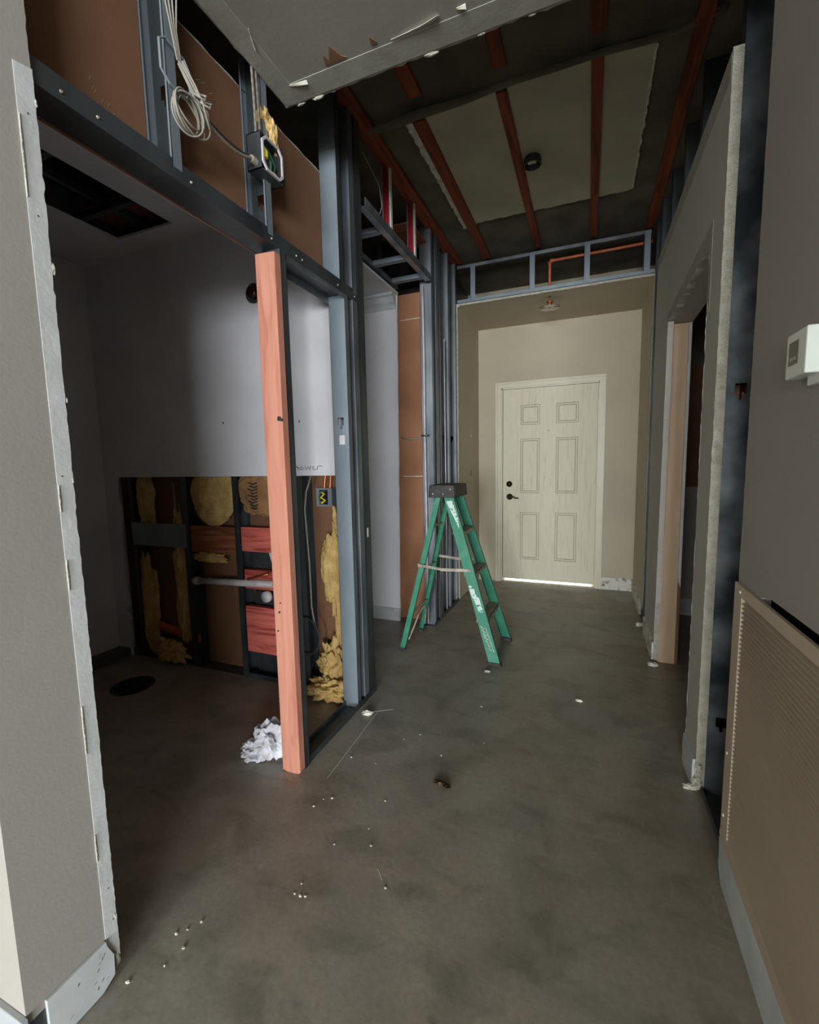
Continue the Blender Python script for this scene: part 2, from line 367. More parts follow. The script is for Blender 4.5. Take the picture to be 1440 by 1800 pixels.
# ---- closet beside the corner studs
struct(B(-2.0, -1.2, 2.16, 2.172, 0, CZ).build('wall_closet_near', M['white']))
struct(B(-2.02, -2.0, 2.16, 3.4, 0, DECK).build('wall_closet_left', M['paint']))
struct(MB().prism([(-2.0, 0)] + ragged((-1.42, 0), (-1.385, 2.60), 50, .0015, 9) + [(-2.0, 2.60)], 'y', 3.26, 3.26+GY).build('wall_closet_back', M['white']), 'pale closet wall with a cut edge beside brown board')
struct(B(-2.0, -1.375, 2.172, 3.26, 2.575, 2.59).build('ceiling', M['white']))
cr = [(3.26, 2.475), (3.252, 2.475), (3.246, 2.50), (3.225, 2.52), (3.205, 2.55), (3.185, 2.56), (3.185, 2.575), (3.26, 2.575)]
struct(MB().prism(cr, 'x', -2.0, -1.395).build('trim_2', M['base']), 'white crown moulding in the closet')
struct(MB().prism([(3.259, 0), (3.248, 0), (3.248, .085), (3.252, .10), (3.259, .105)], 'x', -2.0, -1.418).build('baseboard_closet', M['base']), 'white baseboard on the closet wall')
struct(B(-1.8, -1.203, 3.345, 3.36, 0, 2.6).build('wall_closet_brown', M['brown2']), 'brown board with white seams behind the closet studs')
for z in (1.19, 2.41):
    tag(B(-1.40, -1.18, 3.343, 3.345, z-.003, z+.003).build('adhesive_line', M['paperwhite']), 'white horizontal line on brown board, %s' % ('at ladder top height' if z < 2 else 'near the closet frame'), 'seam')
MBx = MB().tube([(-1.40, 3.33, 1.50), (-1.34, 3.325, 1.488), (-1.28, 3.325, 1.487), (-1.2, 3.33, 1.497)], .006)
tag(MBx.build('sagging_cable', M['wire'], smooth=True), 'grey cable sagging across the brown board between studs', 'cable')

# ---- entry niche at the far end
ND = 4.75; NF = 3.945
struct(MB().prism([(-3.1, 0), (-.88, 0), (-.88, 2.068), (.105, 2.068), (.105, 0), (7.4, 0), (7.4, DECK), (-3.1, DECK)], 'y', ND, ND+.12).build('wall_entry', M['cream']), 'cream wall around the entry door')
struct(MB().prism(ragged((NF, .01), (NF, CZ), 60, .0025, 11) + [(ND, CZ), (ND, 0)], 'x', -1.116, -1.1).build('wall_entry_left', M['cream']), 'cream left side of the entry niche')
struct(MB().prism([(NF+.15, 0)] + ragged((NF+.04, .1), (NF, CZ), 50, .003, 12) + [(ND, CZ), (ND, 0)], 'x', .428, .444).build('wall_entry_right', M['cream']), 'cream right side of the entry niche')
struct(MB().prism(ragged((-1.1, NF), (.428, NF), 50, .003, 13) + [(.428, ND), (-1.1, ND)], 'z', CZ, CZ+GY).build('ceiling', M['cream']), 'cream entry niche ceiling')
eg = MB()
eg.prism([(-1.117, .02), (-1.117, 2.675)] + ragged((-1.099, 2.66), (-1.099, .02), 70, .0012, 51), 'y', NF-.003, NF)
eg.prism([(.444, .12), (.444, 2.675)] + ragged((.427, 2.66), (.427, .12), 70, .0015, 52), 'y', NF-.003, NF+.04)
eg.prism([(.444, 2.676), (-1.117, 2.676)] + ragged((-1.10, 2.659), (.427, 2.659), 60, .002, 53), 'y', NF-.003, NF)
for (x, z, q) in ((-1.10, 2.655, .02), (-1.06, 2.665, .016), (-.95, 2.665, .012), (0.02, 2.662, .02), (.2, 2.662, .012)): eg.blob((x, NF-.003, z), (q, .005, q*.5), int(q*900), sub=2)
struct(eg.build('trim_3', M['edge']), 'broken pale gypsum edge framing the entry niche')
# door casing
dc = MB()
for x0, x1 in ((-.915, -.858), (.083, .14)):
    s = 1 if x0 < 0 else -1
    dc.box(x0, x1, ND-.012, ND, 0, 2.09)
    xo = x0 if s > 0 else x1
    dc.box(min(xo, xo+s*.018), max(xo, xo+s*.018), ND-.024, ND-.012, 0, 2.086)
    dc.box(min(xo+s*.032, xo+s*.05), max(xo+s*.032, xo+s*.05), ND-.018, ND-.012, 0, 2.05)
dc.box(-.915, .14, ND-.012, ND, 2.0901, 2.105)
dc.box(-.858, .083, ND-.012, ND, 2.048, 2.09); dc.box(-.915, .14, ND-.024, ND-.012, 2.087, 2.105); dc.box(-.88, .105, ND-.018, ND-.012, 2.052, 2.07)
for x0, x1 in ((-.88, -.847), (.077, .105)): dc.box(x0, x1, ND, ND+.09, 0, 2.068)
dc.box(-.88, .105, ND, ND+.09, 2.036, 2.068)
dc.box(-.847, -.825, ND+.053, ND+.07, 0, 2.036); dc.box(.055, .077, ND+.053, ND+.07, 0, 2.036); dc.box(-.825, .055, ND+.053, ND+.07, 2.02, 2.036)
struct(dc.build('trim_4', M['trim']), 'cream door casing')
# door leaf
DY = 4.758
dl = B(-.842, .073, DY, DY+.044, .034, 2.033).build('door_1', M['doorp']); struct(dl, 'cream six panel entry door')
PX = [(-.667, -.462), (-.315, -.095)]
PZ = [(1.66, 1.872), (.955, 1.53), (.25, .765)]
for a, b in PX:
    for z0, z1 in PZ:
        p = MB()
        def ring(p, x0, x1, z0, z1, wd, y0, y1):
            p.box(x0, x1, y0, y1, z0, z0+wd); p.box(x0, x1, y0, y1, z1-wd, z1); p.box(x0, x0+wd, y0, y1, z0+wd, z1-wd); p.box(x1-wd, x1, y0, y1, z0+wd, z1-wd)
        ring(p, a, b, z0, z1, .007, DY-.004, DY); ring(p, a+.020, b-.020, z0+.020, z1-.020, .006, DY-.004, DY)
        p.prism([(a+.034, z0+.034), (b-.034, z0+.034), (b-.034, z1-.034), (a+.034, z1-.034)], 'y', DY-.005, DY)
        p.build('door_panel', M['doorp'], dl)
        g = MB(); ring(g, a+.007, b-.007, z0+.007, z1-.007, .004, DY-.0008, DY); ring(g, a+.026, b-.026, z0+.026, z1-.026, .005, DY-.0008, DY)
        g.build('panel_groove_shade', M['groove_shade'], dl)
kb = MB().lathe([(.033, 0), (.033, .006), (.026, .012), (.012, .02), (.012, .05), (.016, .055), (.012, .065)], (-.771, DY, .921), (0, -1, 0))
kb.tube([(-.771, DY-.055, .921), (-.745, DY-.06, .925), (-.72, DY-.06, .920), (-.70, DY-.058, .908), (-.685, DY-.056, .912), (-.672, DY-.054, .905)], [.011, .010, .009, .008, .007, .005])
kb.build('door_handle', M['brass'], dl, smooth=True, label='dark bronze lever handle')
MB().lathe([(.031, 0), (.031, .008), (.026, .016), (.01, .018), (.009, .028), (.004, .03)], (-.775, DY, 1.056), (0, -1, 0)).build('deadbolt', M['brass'], dl, smooth=True, label='dark bronze deadbolt')
MB().lathe([(.012, 0), (.012, .003), (.006, .005)], (-.383, DY, 1.60), (0, -1, 0)).build('peephole', M['paperwhite'], dl)
for z in (.3, 1.1, 1.8): MB().tube([(.073, DY-.004, z-.05), (.073, DY-.004, z+.05)], .006).build('hinge', M['trim'], dl)
MB().box(-.846, -.842, DY+.005, DY+.03, .86, .98).build('strike_plate', M['brass'], dl)
struct(B(-.86, .09, ND-.03, ND+.09, 0, .006).build('trim_5', M['alu']), 'metal threshold under the entry door')
# daylight gap under the door: outside ground seen through the slit
struct(B(-1.2, .5, 4.79, 5.6, -.002, .011).build('floor', M['base']), 'pale bright paving outside under the door gap')
struct(MB().prism([(.142, 0), (.428, 0), (.428, .118), (.40, .124), (.142, .124)], 'y', ND-.013, ND).build('baseboard_entry', M['basepeel']), 'white peeling baseboard right of the entry door')
struct(MB().prism([(NF+.1, .0), (NF+.03, .02), (NF+.05, .07), (NF+.12, .10), (ND, .12), (ND, 0)], 'x', .417, .4275).build('baseboard_entry_right', M['basepeel']), 'torn baseboard on the niche side wall')
area('door_gap_daylight', (-.38, 5.35, .8), (math.radians(-40), 0, 0), 1.1, .5, 160.0, (.95, .97, 1))
# wiring holes on niche left wall
for z, lab, sz in ((1.60, 'bare wire hole in the niche side wall, upper of two', .012), (1.185, 'small dark slit in the niche side wall, lower of two', .008)):
    e = thing('wire_hole', lab, 'hole', (-1.1, 4.4, z))
    B(-1.0995, -1.098, 4.4-sz, 4.4+sz, z-.03, z+.03).build('opening', M['ink' if z < 1.5 else 'grille'], e)
    if z > 1.5: MB().blob((-1.095, 4.41, z-.045), (.006, .016, .014), 3, sub=2).build('wire_stub', M['paperwhite'], e)

# ---- right hall wall
RX = .41; R2 = .44; R3 = .53; R4 = .545
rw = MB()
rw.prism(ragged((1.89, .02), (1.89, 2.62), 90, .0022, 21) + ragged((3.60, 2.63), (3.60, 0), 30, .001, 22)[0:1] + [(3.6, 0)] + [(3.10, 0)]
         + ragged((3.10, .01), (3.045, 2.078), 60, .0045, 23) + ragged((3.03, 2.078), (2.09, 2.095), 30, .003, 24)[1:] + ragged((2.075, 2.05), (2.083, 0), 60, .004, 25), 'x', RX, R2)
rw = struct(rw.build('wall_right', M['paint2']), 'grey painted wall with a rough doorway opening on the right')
# unpainted band at top and round the opening
tb2 = MB().prism([(1.90, 2.612), (3.598, 2.622), (3.598, 2.55), (1.90, 2.535)], 'x', RX-.0012, RX)
tb2.build('pale_band', M['strip_c'], rw, label='paler unpainted band along the top')
ob = MB()
ob.prism([(2.045, 2.165), (3.05, 2.125), (3.08, 2.07), (3.045, 2.083), (2.09, 2.098), (2.08, 1.90), (2.045, 1.84)], 'x', RX-.0012, RX)
ob.build('pale_band', M['strip_c'], rw, label='paler strip round the doorway cut')
ee = MB()
ee.prism([(.4405, .02), (.4405, 2.62)] + ragged((.4092, 2.62), (.4092, .04), 120, .0011, 54), 'y', 1.8875, 1.8895)
ee.prism([(.4405, .02), (.4405, 2.07)] + ragged((.4095, 2.075), (.4095, .02), 90, .0016, 55), 'y', 2.0835, 2.0875)
for (y, z, s) in ((2.085, 1.80, .013), (3.08, 1.75, .014), (1.885, 1.34, .012), (1.885, 1.28, .011), (1.885, .1, .02), (1.89, .04, .024), (1.885, 2.2, .006), (1.887, 1.9, .006)):
    ee.blob((.418, y, z), (s*.6, s*.6, s), int(z*31), sub=3, amp=.6)
ee.build('broken_edge', M['edge'], rw, label='crumbling white gypsum edge')
B(R3, R4, 1.2, 2.10, 0, 2.66).build('rear_board', M['brown'], rw)
B(R3, R4, 3.10, 3.9, 0, 2.66).build('rear_board', M['brown'], rw)
B(R3, R4, 2.0, 3.2, 2.11, 2.66).build('rear_board', M['brown'], rw)
# opening lining: maple jamb, grey soffit
jm = thing('door_jamb', 'pale raw maple jamb board lining the far side of the doorway opening', 'jamb', (.48, 3.10, 0))
B(.432, .528, 3.098, 3.118, 0, 2.075).build('board', M['jamb'], jm)
MB().prism([(.414, 0), (.436, 0), (.436, 2.07), (.420, 2.07)], 'y', 3.088, 3.098).build('plaster_margin', M['edge'], jm)
MB().prism([(.524, .55), (.54, .5), (.538, 2.07), (.524, 2.07)], 'y', 3.078, 3.098).build('corner_bead', M['strip'], jm)
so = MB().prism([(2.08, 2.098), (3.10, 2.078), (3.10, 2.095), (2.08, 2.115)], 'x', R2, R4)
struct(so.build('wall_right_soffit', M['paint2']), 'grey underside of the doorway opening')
struct(B(R2, R4, 2.083, 2.10, 0, 2.1).build('trim_6', M['jamb']))
# room beyond the doorway
struct(B(.545, 7.4, 4.15, 4.17, 0, 1.06).build('wall_beyond', M['paint']), 'grey lower wall in the dark room beyond the doorway')
struct(B(.545, 7.4, 4.15, 4.17, 1.06, 2.0).build('wall_beyond', M['brown']), 'brown board in the dark room beyond the doorway')
struct(B(.545, 7.4, 4.15, 4.17, 2.0, DECK).build('wall_beyond', M['plenum']))
struct(B(.545, 7.4, 4.137, 4.15, 0, .14).build('baseboard_beyond', M['base']))
struct(B(7.4, 7.5, -9.4, 5.2, -.1, DECK+.1).build('wall_outer_right', M['plenum']))
struct(B(.545, 2.3, 1.2, 1.25, 0, DECK).box(3.3, 7.4, 1.2, 1.25, 0, DECK).box(2.3, 3.3, 1.2, 1.25, 2.1, DECK).build('wall_beyond_near', M['plenum']))  # unseen doorway gap added so daylight reaches the room beyond
struct(B(-3.3, -3.1, -9.4, 5.2, -.1, DECK+.1).build('wall_outer_left', M['dim']))

# baseboards of the right wall
for nm_, pts_, lab in (('baseboard_right', [(3.10, 0), (3.60, 0), (3.60, .128), (3.10, .128)], 'white baseboard between the doorway and the niche'),
                  ('baseboard_right', [(1.895, .03), (1.93, 0), (2.083, 0), (2.09, .06), (2.078, .128), (1.895, .128)], 'white baseboard piece near side of the doorway')):
    struct(MB().prism(pts_, 'x', RX-.010, RX).build(nm_, M['basepeel'] if pts_[0][0] > 3 else M['base'], bevel=.001), lab)

# near right wall with grille
rn = MB()
edge = ragged((1.555, 0.12), (1.545, CZ), 60, .0018, 31)
rn.prism([(-.3, .958), (1.03, .955), (1.27, .953), (1.325, .943), (1.335, .938), (1.335, .935), (1.512, .935)] + ragged((1.513, .94), (1.508, CZ), 60, .0014, 31)[1:] + [(-.3, CZ)], 'x', RX, RX+.03)
rn.box(RX, RX+.03, -.3, 1.513, 0, .14); rn.box(RX, RX+.03, -.3, .72, .14, .967); rn.box(RX+.004, RX+.03, 1.36, 1.511, .14, .935)
rn = struct(rn.build('wall_right_near', M['paint']), 'grey brown painted wall close on the right')
B(RX+.04, RX+.12, -.3, 1.46, 0, DECK).build('wall_core', M['dark'], rn)
B(RX, R4, -.34, -.3, 0, CZ).build('wall_end', M['paint'], rn)
struct(B(R4, 2.3, -.34, -.3, 0, DECK).box(3.3, 7.4, -.34, -.3, 0, DECK).box(2.3, 3.3, -.34, -.3, 2.1, DECK).build('wall_living_right', M['dim']))  # matching unseen gap, added to pass daylight through
struct(MB().prism([(-.3, 0), (1.47, 0), (1.50, .03), (1.512, .128), (-.3, .128)], 'x', RX-.011, RX).build('baseboard_right', M['base'], bevel=.002), 'grey white baseboard below the grille')
bl = MB().blob((RX+.002, 1.515, .14), (.012, .006, .02), 3, sub=2); bl.blob((RX, 1.512, .05), (.01, .005, .02), 4, sub=2)
struct(bl.build('trim_7', M['edge']))

# ---- living space behind the camera (gives the daylight)
wb = MB()
xs = [-3.1] + [v for ab in WIN for v in ab] + [7.4]
for k in range(0, len(xs), 2): wb.box(xs[k], xs[k+1], WY-.1, WY, 0, DECK)
for a, b in WIN: wb.box(a, b, WY-.1, WY, 0, WZ[0]); wb.box(a, b, WY-.1, WY, WZ[1], DECK)
struct(wb.build('wall_window', M['dim']))
for i, (a, b) in enumerate(WIN):  # first frame surrounds the added fill bay
    f = MB()
    for x in (a, b-.04): f.box(x, x+.04, WY-.08, WY-.02, *WZ)
    for z in (WZ[0], WZ[1]-.04): f.box(a, b, WY-.08, WY-.02, z, z+.04)
    struct(f.build('window_%d' % (i+1), M['base']))

# ================================================================ STEEL FRAMING
def stud(name, label, x0, x1, y, z0, z1, side=1, holes=(), mt='steel', mtf=None, group=None, flange=.034, lip=.008, grp=None, par=None):
    """C stud, web facing -y at y; flanges run to y+side*flange"""
    t = .0015
    e = par or thing(name, label, 'stud', ((x0+x1)/2, y, z0), group)
    wb_ = MB(); zs = [z0]
    xm = (x0+x1)/2
    for hz in sorted(holes):
        wb_.box(x0, x1, y, y+side*t, zs[-1], hz-.028)
        wb_.box(x0, xm-.017, y, y+side*t, hz-.028, hz+.028); wb_.box(xm+.017, x1, y, y+side*t, hz-.028, hz+.028)
        wb_.box(xm-.017, xm-.006, y, y+side*t, hz-.028, hz-.010); wb_.box(xm+.006, xm+.017, y, y+side*t, hz-.028, hz-.010)
        zs.append(hz+.028)
    wb_.box(x0, x1, y, y+side*t, zs[-1], z1)
    wb_.build('web', M[mt], e)
    fl = MB()
    for xx, s in ((x0, 1), (x1, -1)):
        fl.box(min(xx, xx+s*t), max(xx, xx+s*t), min(y, y+side*flange), max(y, y+side*flange), z0, z1)
        yy = y+side*flange
        fl.box(min(xx, xx+s*lip), max(xx, xx+s*lip), min(yy-side*t, yy), max(yy-side*t, yy), z0, z1)
    fl.build('flange', M[mtf or mt], e)
    return e

X0, X1 = -1.2, -1.108
# header across the bathroom opening
hd = thing('steel_header', 'dark steel header track spanning the wide bathroom opening', 'header', (-1.15, .66, 2.11))
h = B(X0, X1, .66, 2.13, 2.11, 2.1115); h.box(X1, X1+.0015, .66, 2.13, 2.11, 2.142); h.box(X0-.0015, X0, .66, 1.98, 2.11, 2.142)
h.build('lower_track', M['steel_d'], hd)
h = B(X0+.002, X1-.002, .66, 2.10, 2.114, 2.1155); h.box(X1-.0025, X1-.001, .66, 2.10, 2.114, 2.165)
h.build('upper_track', M['steel_d'], hd)
h = B(X0, X0+.0015, 1.50, 1.97, 2.078, 2.11); h.box(X1-.0015, X1, 1.50, 1.97, 2.09, 2.11); h.build('lower_lip', M['steel'], hd)
for y in (.72, .80, 1.07, 1.43, 1.58, 1.62, 1.9, 2.06): MB().lathe([(.004, 0), (.003, .003)], (X1+.002, y, 2.13), (1, 0, 0), 8).build('screw', M['alu'], hd)

# cripple studs above the header
stud('steel_stud', 'steel stud above the header with the cable coil hung on it', X0, X1, 1.045, 2.116, DECK, -1, holes=(2.36,), mt='steel_d', mtf='steel_l')
stud('steel_stud', 'steel stud above the header carrying the grey junction box', X0, X1, 1.445, 2.116, DECK, -1, holes=(2.27,), mt='steel_d', mtf='steel_l')
# tall corner studs
stud('steel_stud', 'pale tall stud above the header beside the brown board end', X0, X1, 1.925, 2.116, DECK, 1, mt='steel_l', mtf='steel_d')
stud('steel_stud', 'dark steel corner stud running full height at the closet corner', X0, X1, 2.165, 0, DECK, -1, mt='steel_d', mtf='steel_d', flange=.06)
stud('steel_stud', 'steel stud with shiny open side between jack stud and closet corner', X0, X1, 2.045, 0, DECK, 1, holes=(1.45,), mt='steel', mtf='steel', flange=.045)
j = stud('steel_stud', 'pale blue grey jack stud standing under the header end', X0, X1-.002, 1.965, .0, 2.11, 1, holes=(1.5,), mt='steel_l', mtf='steel', flange=.034)
B(-1.165, -1.135, 1.962, 1.965, 1.395, 1.44).build('clip', M['pvc'], j, label='small white clip below the hole')
B(X1+.0005, X1+.002, 2.12, 2.135, .90, .95).build('paper_tag', M['paperwhite'], bpy.data.objects['steel_stud.003'] if 'steel_stud.003' in bpy.data.objects else j)

# floor track
ft = thing('floor_track', 'steel floor track running from the wooden post to the corner stud', 'track', (-1.15, 1.43, 0))
h = B(X0+.015, X1+.004, 1.43, 2.175, .0005, .002); h.box(X1+.003, X1+.0045, 1.43, 2.175, 0, .030); h.box(X0+.013, X0+.0145, 1.43, 2.175, 0, .03)
h.build('track', M['steel_d'], ft)
for y in (1.92, 2.05): MB().lathe([(.006, 0), (.004, .003)], (X1-.004, y, .002), (0, 0, 1), 8).build('screw', M['ink'], ft)

# wooden post with its backing stud
wp = thing('wooden_post', 'salmon pink wooden post standing in the bathroom opening', 'post', (-1.14, 1.44, 0))
MB().prism([(-1.184, .006), (-1.165, 0), (-1.12, 0), (-1.099, .004), (-1.095, .012), (-1.094, 2.083), (-1.183, 2.088)], 'y', 1.424, 1.462).build('lumber', M['salmon'], wp, bevel=.003)
for (x, z, s_) in ((-1.108, 1.475, .010), (-1.098, 1.47, .007), (-1.15, .74, .004), (-1.157, .70, .005), (-1.168, .62, .004)):
    MB().blob((x, 1.4235, z), (s_, .0012, s_*.9), int(z*77), sub=2, amp=.7).build('knot', M['ink'], wp, label='dark knot in the wood')
bs = stud('steel_stud', 'thin dark steel stud fixed behind the wooden post', -1.18, -1.096, 1.4635, 0.003, 2.108, 1, mt='steel_d', mtf='steel_d', flange=.034)

# ladder-like closet soffit frame
sf = thing('closet_soffit_frame', 'ladder shaped steel frame above the closet opening', 'frame', (-1.24, 2.7, 2.61))
h = B(-1.135, -1.1335, 2.18, 3.2, 2.61, 2.645); h.box(-1.135, -1.092, 2.18, 3.2, 2.61, 2.6115); h.box(-1.0935, -1.092, 2.18, 3.2, 2.61, 2.655)
h.build('rail', M['steel'], sf)
h = B(-1.40, -1.365, 2.18, 3.24, 2.605, 2.6065); h.box(-1.367, -1.365, 2.18, 3.24, 2.605, 2.64); h.box(-1.40, -1.398, 2.18, 3.24, 2.605, 2.64)
h.build('rail', M['steel'], sf)
for y in (2.44, 2.82, 3.13):
    h = B(-1.37, -1.1, y, y+.036, 2.613, 2.6145); h.box(-1.37, -1.1, y, y+.0015, 2.613, 2.645)
    h.build('crosspiece', M['steel_l'], sf)
tag(B(-1.40, -1.14, 2.95, 3.3, 2.90, 2.91).build('brown_board', M['brownply']), 'dark red brown board above the closet frame', 'board')
for y, lab in ((2.47, 'nearer red faced stud above the closet frame'), (2.86, 'farther red faced stud above the closet frame')):
    e = stud('red_stud', lab, -1.16, -1.108, y+.085, 2.655, DECK, -1, mt='redmetal', mtf='steel_l', flange=.02)
    B(-1.108, -1.102, y+.06, y+.085, 2.655, DECK).build('edge_strip', M['paperwhite'], e)
tag(MB().tube([(-1.12, 2.22, 2.90), (-1.13, 2.32, 2.89), (-1.12, 2.42, 2.84), (-1.13, 2.47, 2.76), (-1.15, 2.46, 2.69)], .0025).build('loose_wire', M['wire'], smooth=True), 'thin grey wire looping above the closet frame', 'wire')

# studs between closet and entry niche
for k, (y, hh, lab) in enumerate(((3.262, (), 'steel stud at the closet opening edge, carrying the pink conduit'),
                     (3.47, (1.5,), 'steel stud just beyond the pink conduit, behind the ladder'),
                     (3.68, (1.5,), 'steel stud midway between closet and entry niche'),
                     (3.90, (1.5,), 'steel stud against the entry niche with a square black knockout'))):
    stud('steel_stud', lab, X0, X1, y, 0, DECK, 1 if k != 1 else -1, holes=hh, mt='steel', mtf='steel', flange=.036)
stud('steel_stud', 'second steel stud doubled beside the closet opening edge', X0+.02, X1+.006, 3.36, 0, DECK, 1, mt='steel_d', mtf='steel')
tag(MB().tube([(-1.163, 3.235, 0.02), (-1.165, 3.235, .9), (-1.168, 3.235, 1.5), (-1.166, 3.236, 2.1), (-1.168, 3.235, 2.60)], .008).build('conduit', M['pvc'], smooth=True), 'pinkish white conduit running up the closet side stud', 'conduit')
tag(MB().tube([(-1.12, 3.60, 0.02), (-1.118, 3.6, .9), (-1.12, 3.6, 1.6), (-1.12, 3.6, 2.3)], .006).build('conduit', M['pvc'], smooth=True), 'thin pale pipe running up between the niche studs', 'pipe')
tag(B(-1.19, -1.12, 3.44, 3.463, 1.49, 1.53).build('wood_shim', M['redwoodx']), 'small reddish wood block set between the niche studs', 'block')
tag(MB().tube([(-1.19, 3.22, 1.505), (-1.16, 3.215, 1.50), (-1.13, 3.22, 1.505)], .006).build('pipe_clamp', M['steel_d'], smooth=True), 'small steel clamp holding the pink conduit', 'clamp')
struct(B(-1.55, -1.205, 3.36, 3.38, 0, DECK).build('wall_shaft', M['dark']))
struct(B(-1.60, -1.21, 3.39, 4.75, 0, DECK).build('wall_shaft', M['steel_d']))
bt = thing('base_track', 'steel floor track under the studs beside the entry niche', 'track', (-1.15, 3.2, 0))
h = B(X0, X1+.003, 3.22, 3.94, .0005, .002); h.box(X1+.002, X1+.0035, 3.22, 3.94, 0, .03); h.build('track', M['steel_d'], bt)

# frame above the entry niche
nf = thing('niche_header_frame', 'steel frame with short uprights above the entry niche', 'frame', (-.33, 3.95, 2.68))
h = B(-1.1, .43, 3.94, 3.9415, 2.678, 2.706); h.box(-1.1, .43, 3.94, 4.03, 2.678, 2.6795)
h.build('lower_track', M['steel_l'], nf)
h = B(-1.1, .40, 3.94, 3.9415, 2.965, 2.992); h.box(-1.1, .40, 3.94, 4.03, 2.9905, 2.992)
h.build('upper_track', M['steel'], nf)
for x in (-.96, -.463, -.045, .375):
    h = B(x-.021, x+.021, 3.936, 3.9375, 2.69, 2.985); h.box(x-.021, x-.0195, 3.936, 4.02, 2.69, 2.985)
    h.lathe([(.004, 0), (.003, .002)], (x, 3.936, 2.70), (0, -1, 0), 8)
    h.build('upright', M['steel_l'], nf)
cp = MB().tube([(-.334, 4.055, 2.66), (-.334, 4.055, 2.92), (-.328, 4.055, 2.936), (-.312, 4.055, 2.942), (.33, 4.055, 2.946), (.42, 4.055, 2.95)], .011, 10)
cp.tube([(-.334, 4.055, 2.915), (-.334, 4.055, 2.935)], .015, 10); cp.tube([(-.05, 4.055, 2.943), (-.02, 4.055, 2.943)], .014, 10); cp.tube([(-.334, 4.055, 2.942), (-.30, 4.055, 2.942)], .015, 10)
tag(cp.build('sprinkler_pipe', M['orange'], smooth=True), 'orange pipe bending through the frame above the entry niche', 'pipe')
tag(B(-.44, -.18, 4.075, 4.115, 2.68, 2.735).build('mounting_bracket', M['alu']), 'grey bracket at the foot of the orange pipe', 'bracket')
tag(MB().tube([(-.78+i*.04, 4.02, 2.70+.05*math.sin(i*.45)) for i in range(8)], .003).build('loose_wire', M['wire'], smooth=True), 'thin wire arched above the niche ceiling', 'wire')
# niche light fixture
lf = thing('ceiling_light', 'small ceiling light with a clear glass dish in the entry niche', 'light fixture', (-.34, 4.17, 2.66))
MB().lathe([(.02, 0), (.03, -.006), (.022, -.014), (.012, -.03), (.012, -.045)], (-.34, 4.17, 2.66), (0, 0, 1)).build('socket', M['copper'], lf, smooth=True)
g = bpy.data.materials.new('clear_glass'); g.use_nodes = True; gb = g.node_tree.nodes['Principled BSDF']
gb.inputs['Transmission Weight'].default_value = 1; gb.inputs['Roughness'].default_value = .05; gb.inputs['Base Color'].default_value = (.95, .97, .95, 1)
MB().lathe([(.012, -.04), (.05, -.045), (.085, -.052), (.088, -.055), (.05, -.056), (.02, -.06)], (-.34, 4.17, 2.66), (0, 0, 1), 32).build('glass_dish', g, lf, smooth=True)

# right wall studs
stud('steel_stud', 'wide shiny steel stud exposed between the two right wall boards', R2, R3, 1.892, 0, DECK, 1, holes=(1.518, .287), mt='steel_r', mtf='steel_d')
e = thing('cable_clip', 'rust brown strap pair inside the stud knockout at eye level', 'clip', (.482, 1.896, 1.50))
for x in (.478, .492): B(x-.003, x+.003, 1.894, 1.90, 1.485, 1.515).build('strap', M['copper'], e)
stud('steel_stud', 'dark steel stud in the gap between right wall and entry niche', R2-.01, R3, 3.615, 0, DECK, 1, mt='steel_d', mtf='steel')
stud('steel_stud', 'steel stud edge flush with the niche right wall', R2-.008, R3, 3.90, 0, DECK, 1, mt='steel_d', mtf='steel')
for y, lab in ((2.5, 'dark stud above the doorway opening, nearest'), (2.9, 'dark stud above the doorway opening, middle'), (3.3, 'dark stud above the doorway opening, farthest')):
    stud('steel_stud', lab, R2, R3, y, 2.12, DECK, 1, mt='steel_d', mtf='steel_d')
tk = thing('floor_track', 'dark steel floor track in the gap of the right wall', 'track', (.48, 1.7, 0))
h = B(R2-.006, R3, 1.5, 1.89, .0005, .002); h.box(R2-.0075, R2-.006, 1.5, 1.89, 0, .03); h.build('track', M['steel_d'], tk)
tag(B(.443, .475, 1.52, 1.57, 2.065, 2.17).build('wood_shim', M['jamb']), 'small yellowish wood shim high in the right wall gap', 'shim')

# ================================================================ CEILING FURRING
FZ = 2.998
def furr(x, wd, y0, y1, z, lab):
    o = B(x-wd/2, x+wd/2, y0, y1, z, z+.018).build('furring_strip', M['furring'], bevel=.001)
    return tag(o, lab, 'furring strip')
furr(-1.10, .09, 1.0, 3.93, FZ, 'leftmost wide reddish furring strip beside the stud wall')
furr(-.83, .065, 2.28, 3.92, FZ, 'red furring strip beside the torn left edge of the ceiling patch')
furr(-.80, .07, 1.0, 2.15, FZ+.012, 'dim furring strip before the patch, left of the centre')
furr(-.415, .05, 2.27, 3.90, FZ, 'red furring strip ending square on the ceiling patch by the round box')
furr(-.40, .06, 1.0, 2.15, FZ+.012, 'dim furring strip before the patch, near its middle')
furr(-.001, .05, 2.25, 3.90, FZ, 'red furring strip crossing the right half of the ceiling patch')
furr(0.0, .06, 1.0, 2.15, FZ+.012, 'dim furring strip before the patch, farthest right')
furr(.385, .06, 1.6, 3.93, FZ, 'rightmost dark red furring strip beside the right wall')
pt = [(-.905, 2.28)] + ragged((-.70, 2.27), (.225, 2.27), 20, .004, 41) + ragged((.232, 2.30), (.225, 3.375), 30, .006, 42) + ragged((.20, 3.385), (-.79, 3.37), 30, .006, 43) + [(-.80, 3.40)] + ragged((-.885, 3.41), (-.902, 2.3), 40, .008, 44)
pa = thing('ceiling_patch', 'large cream painted rectangle left on the high ceiling', 'ceiling patch', (-.33, 2.8, 3.018))
MB().prism(pt, 'z', 3.016, DECK).build('board', M['patch'], pa)
eb = MB()
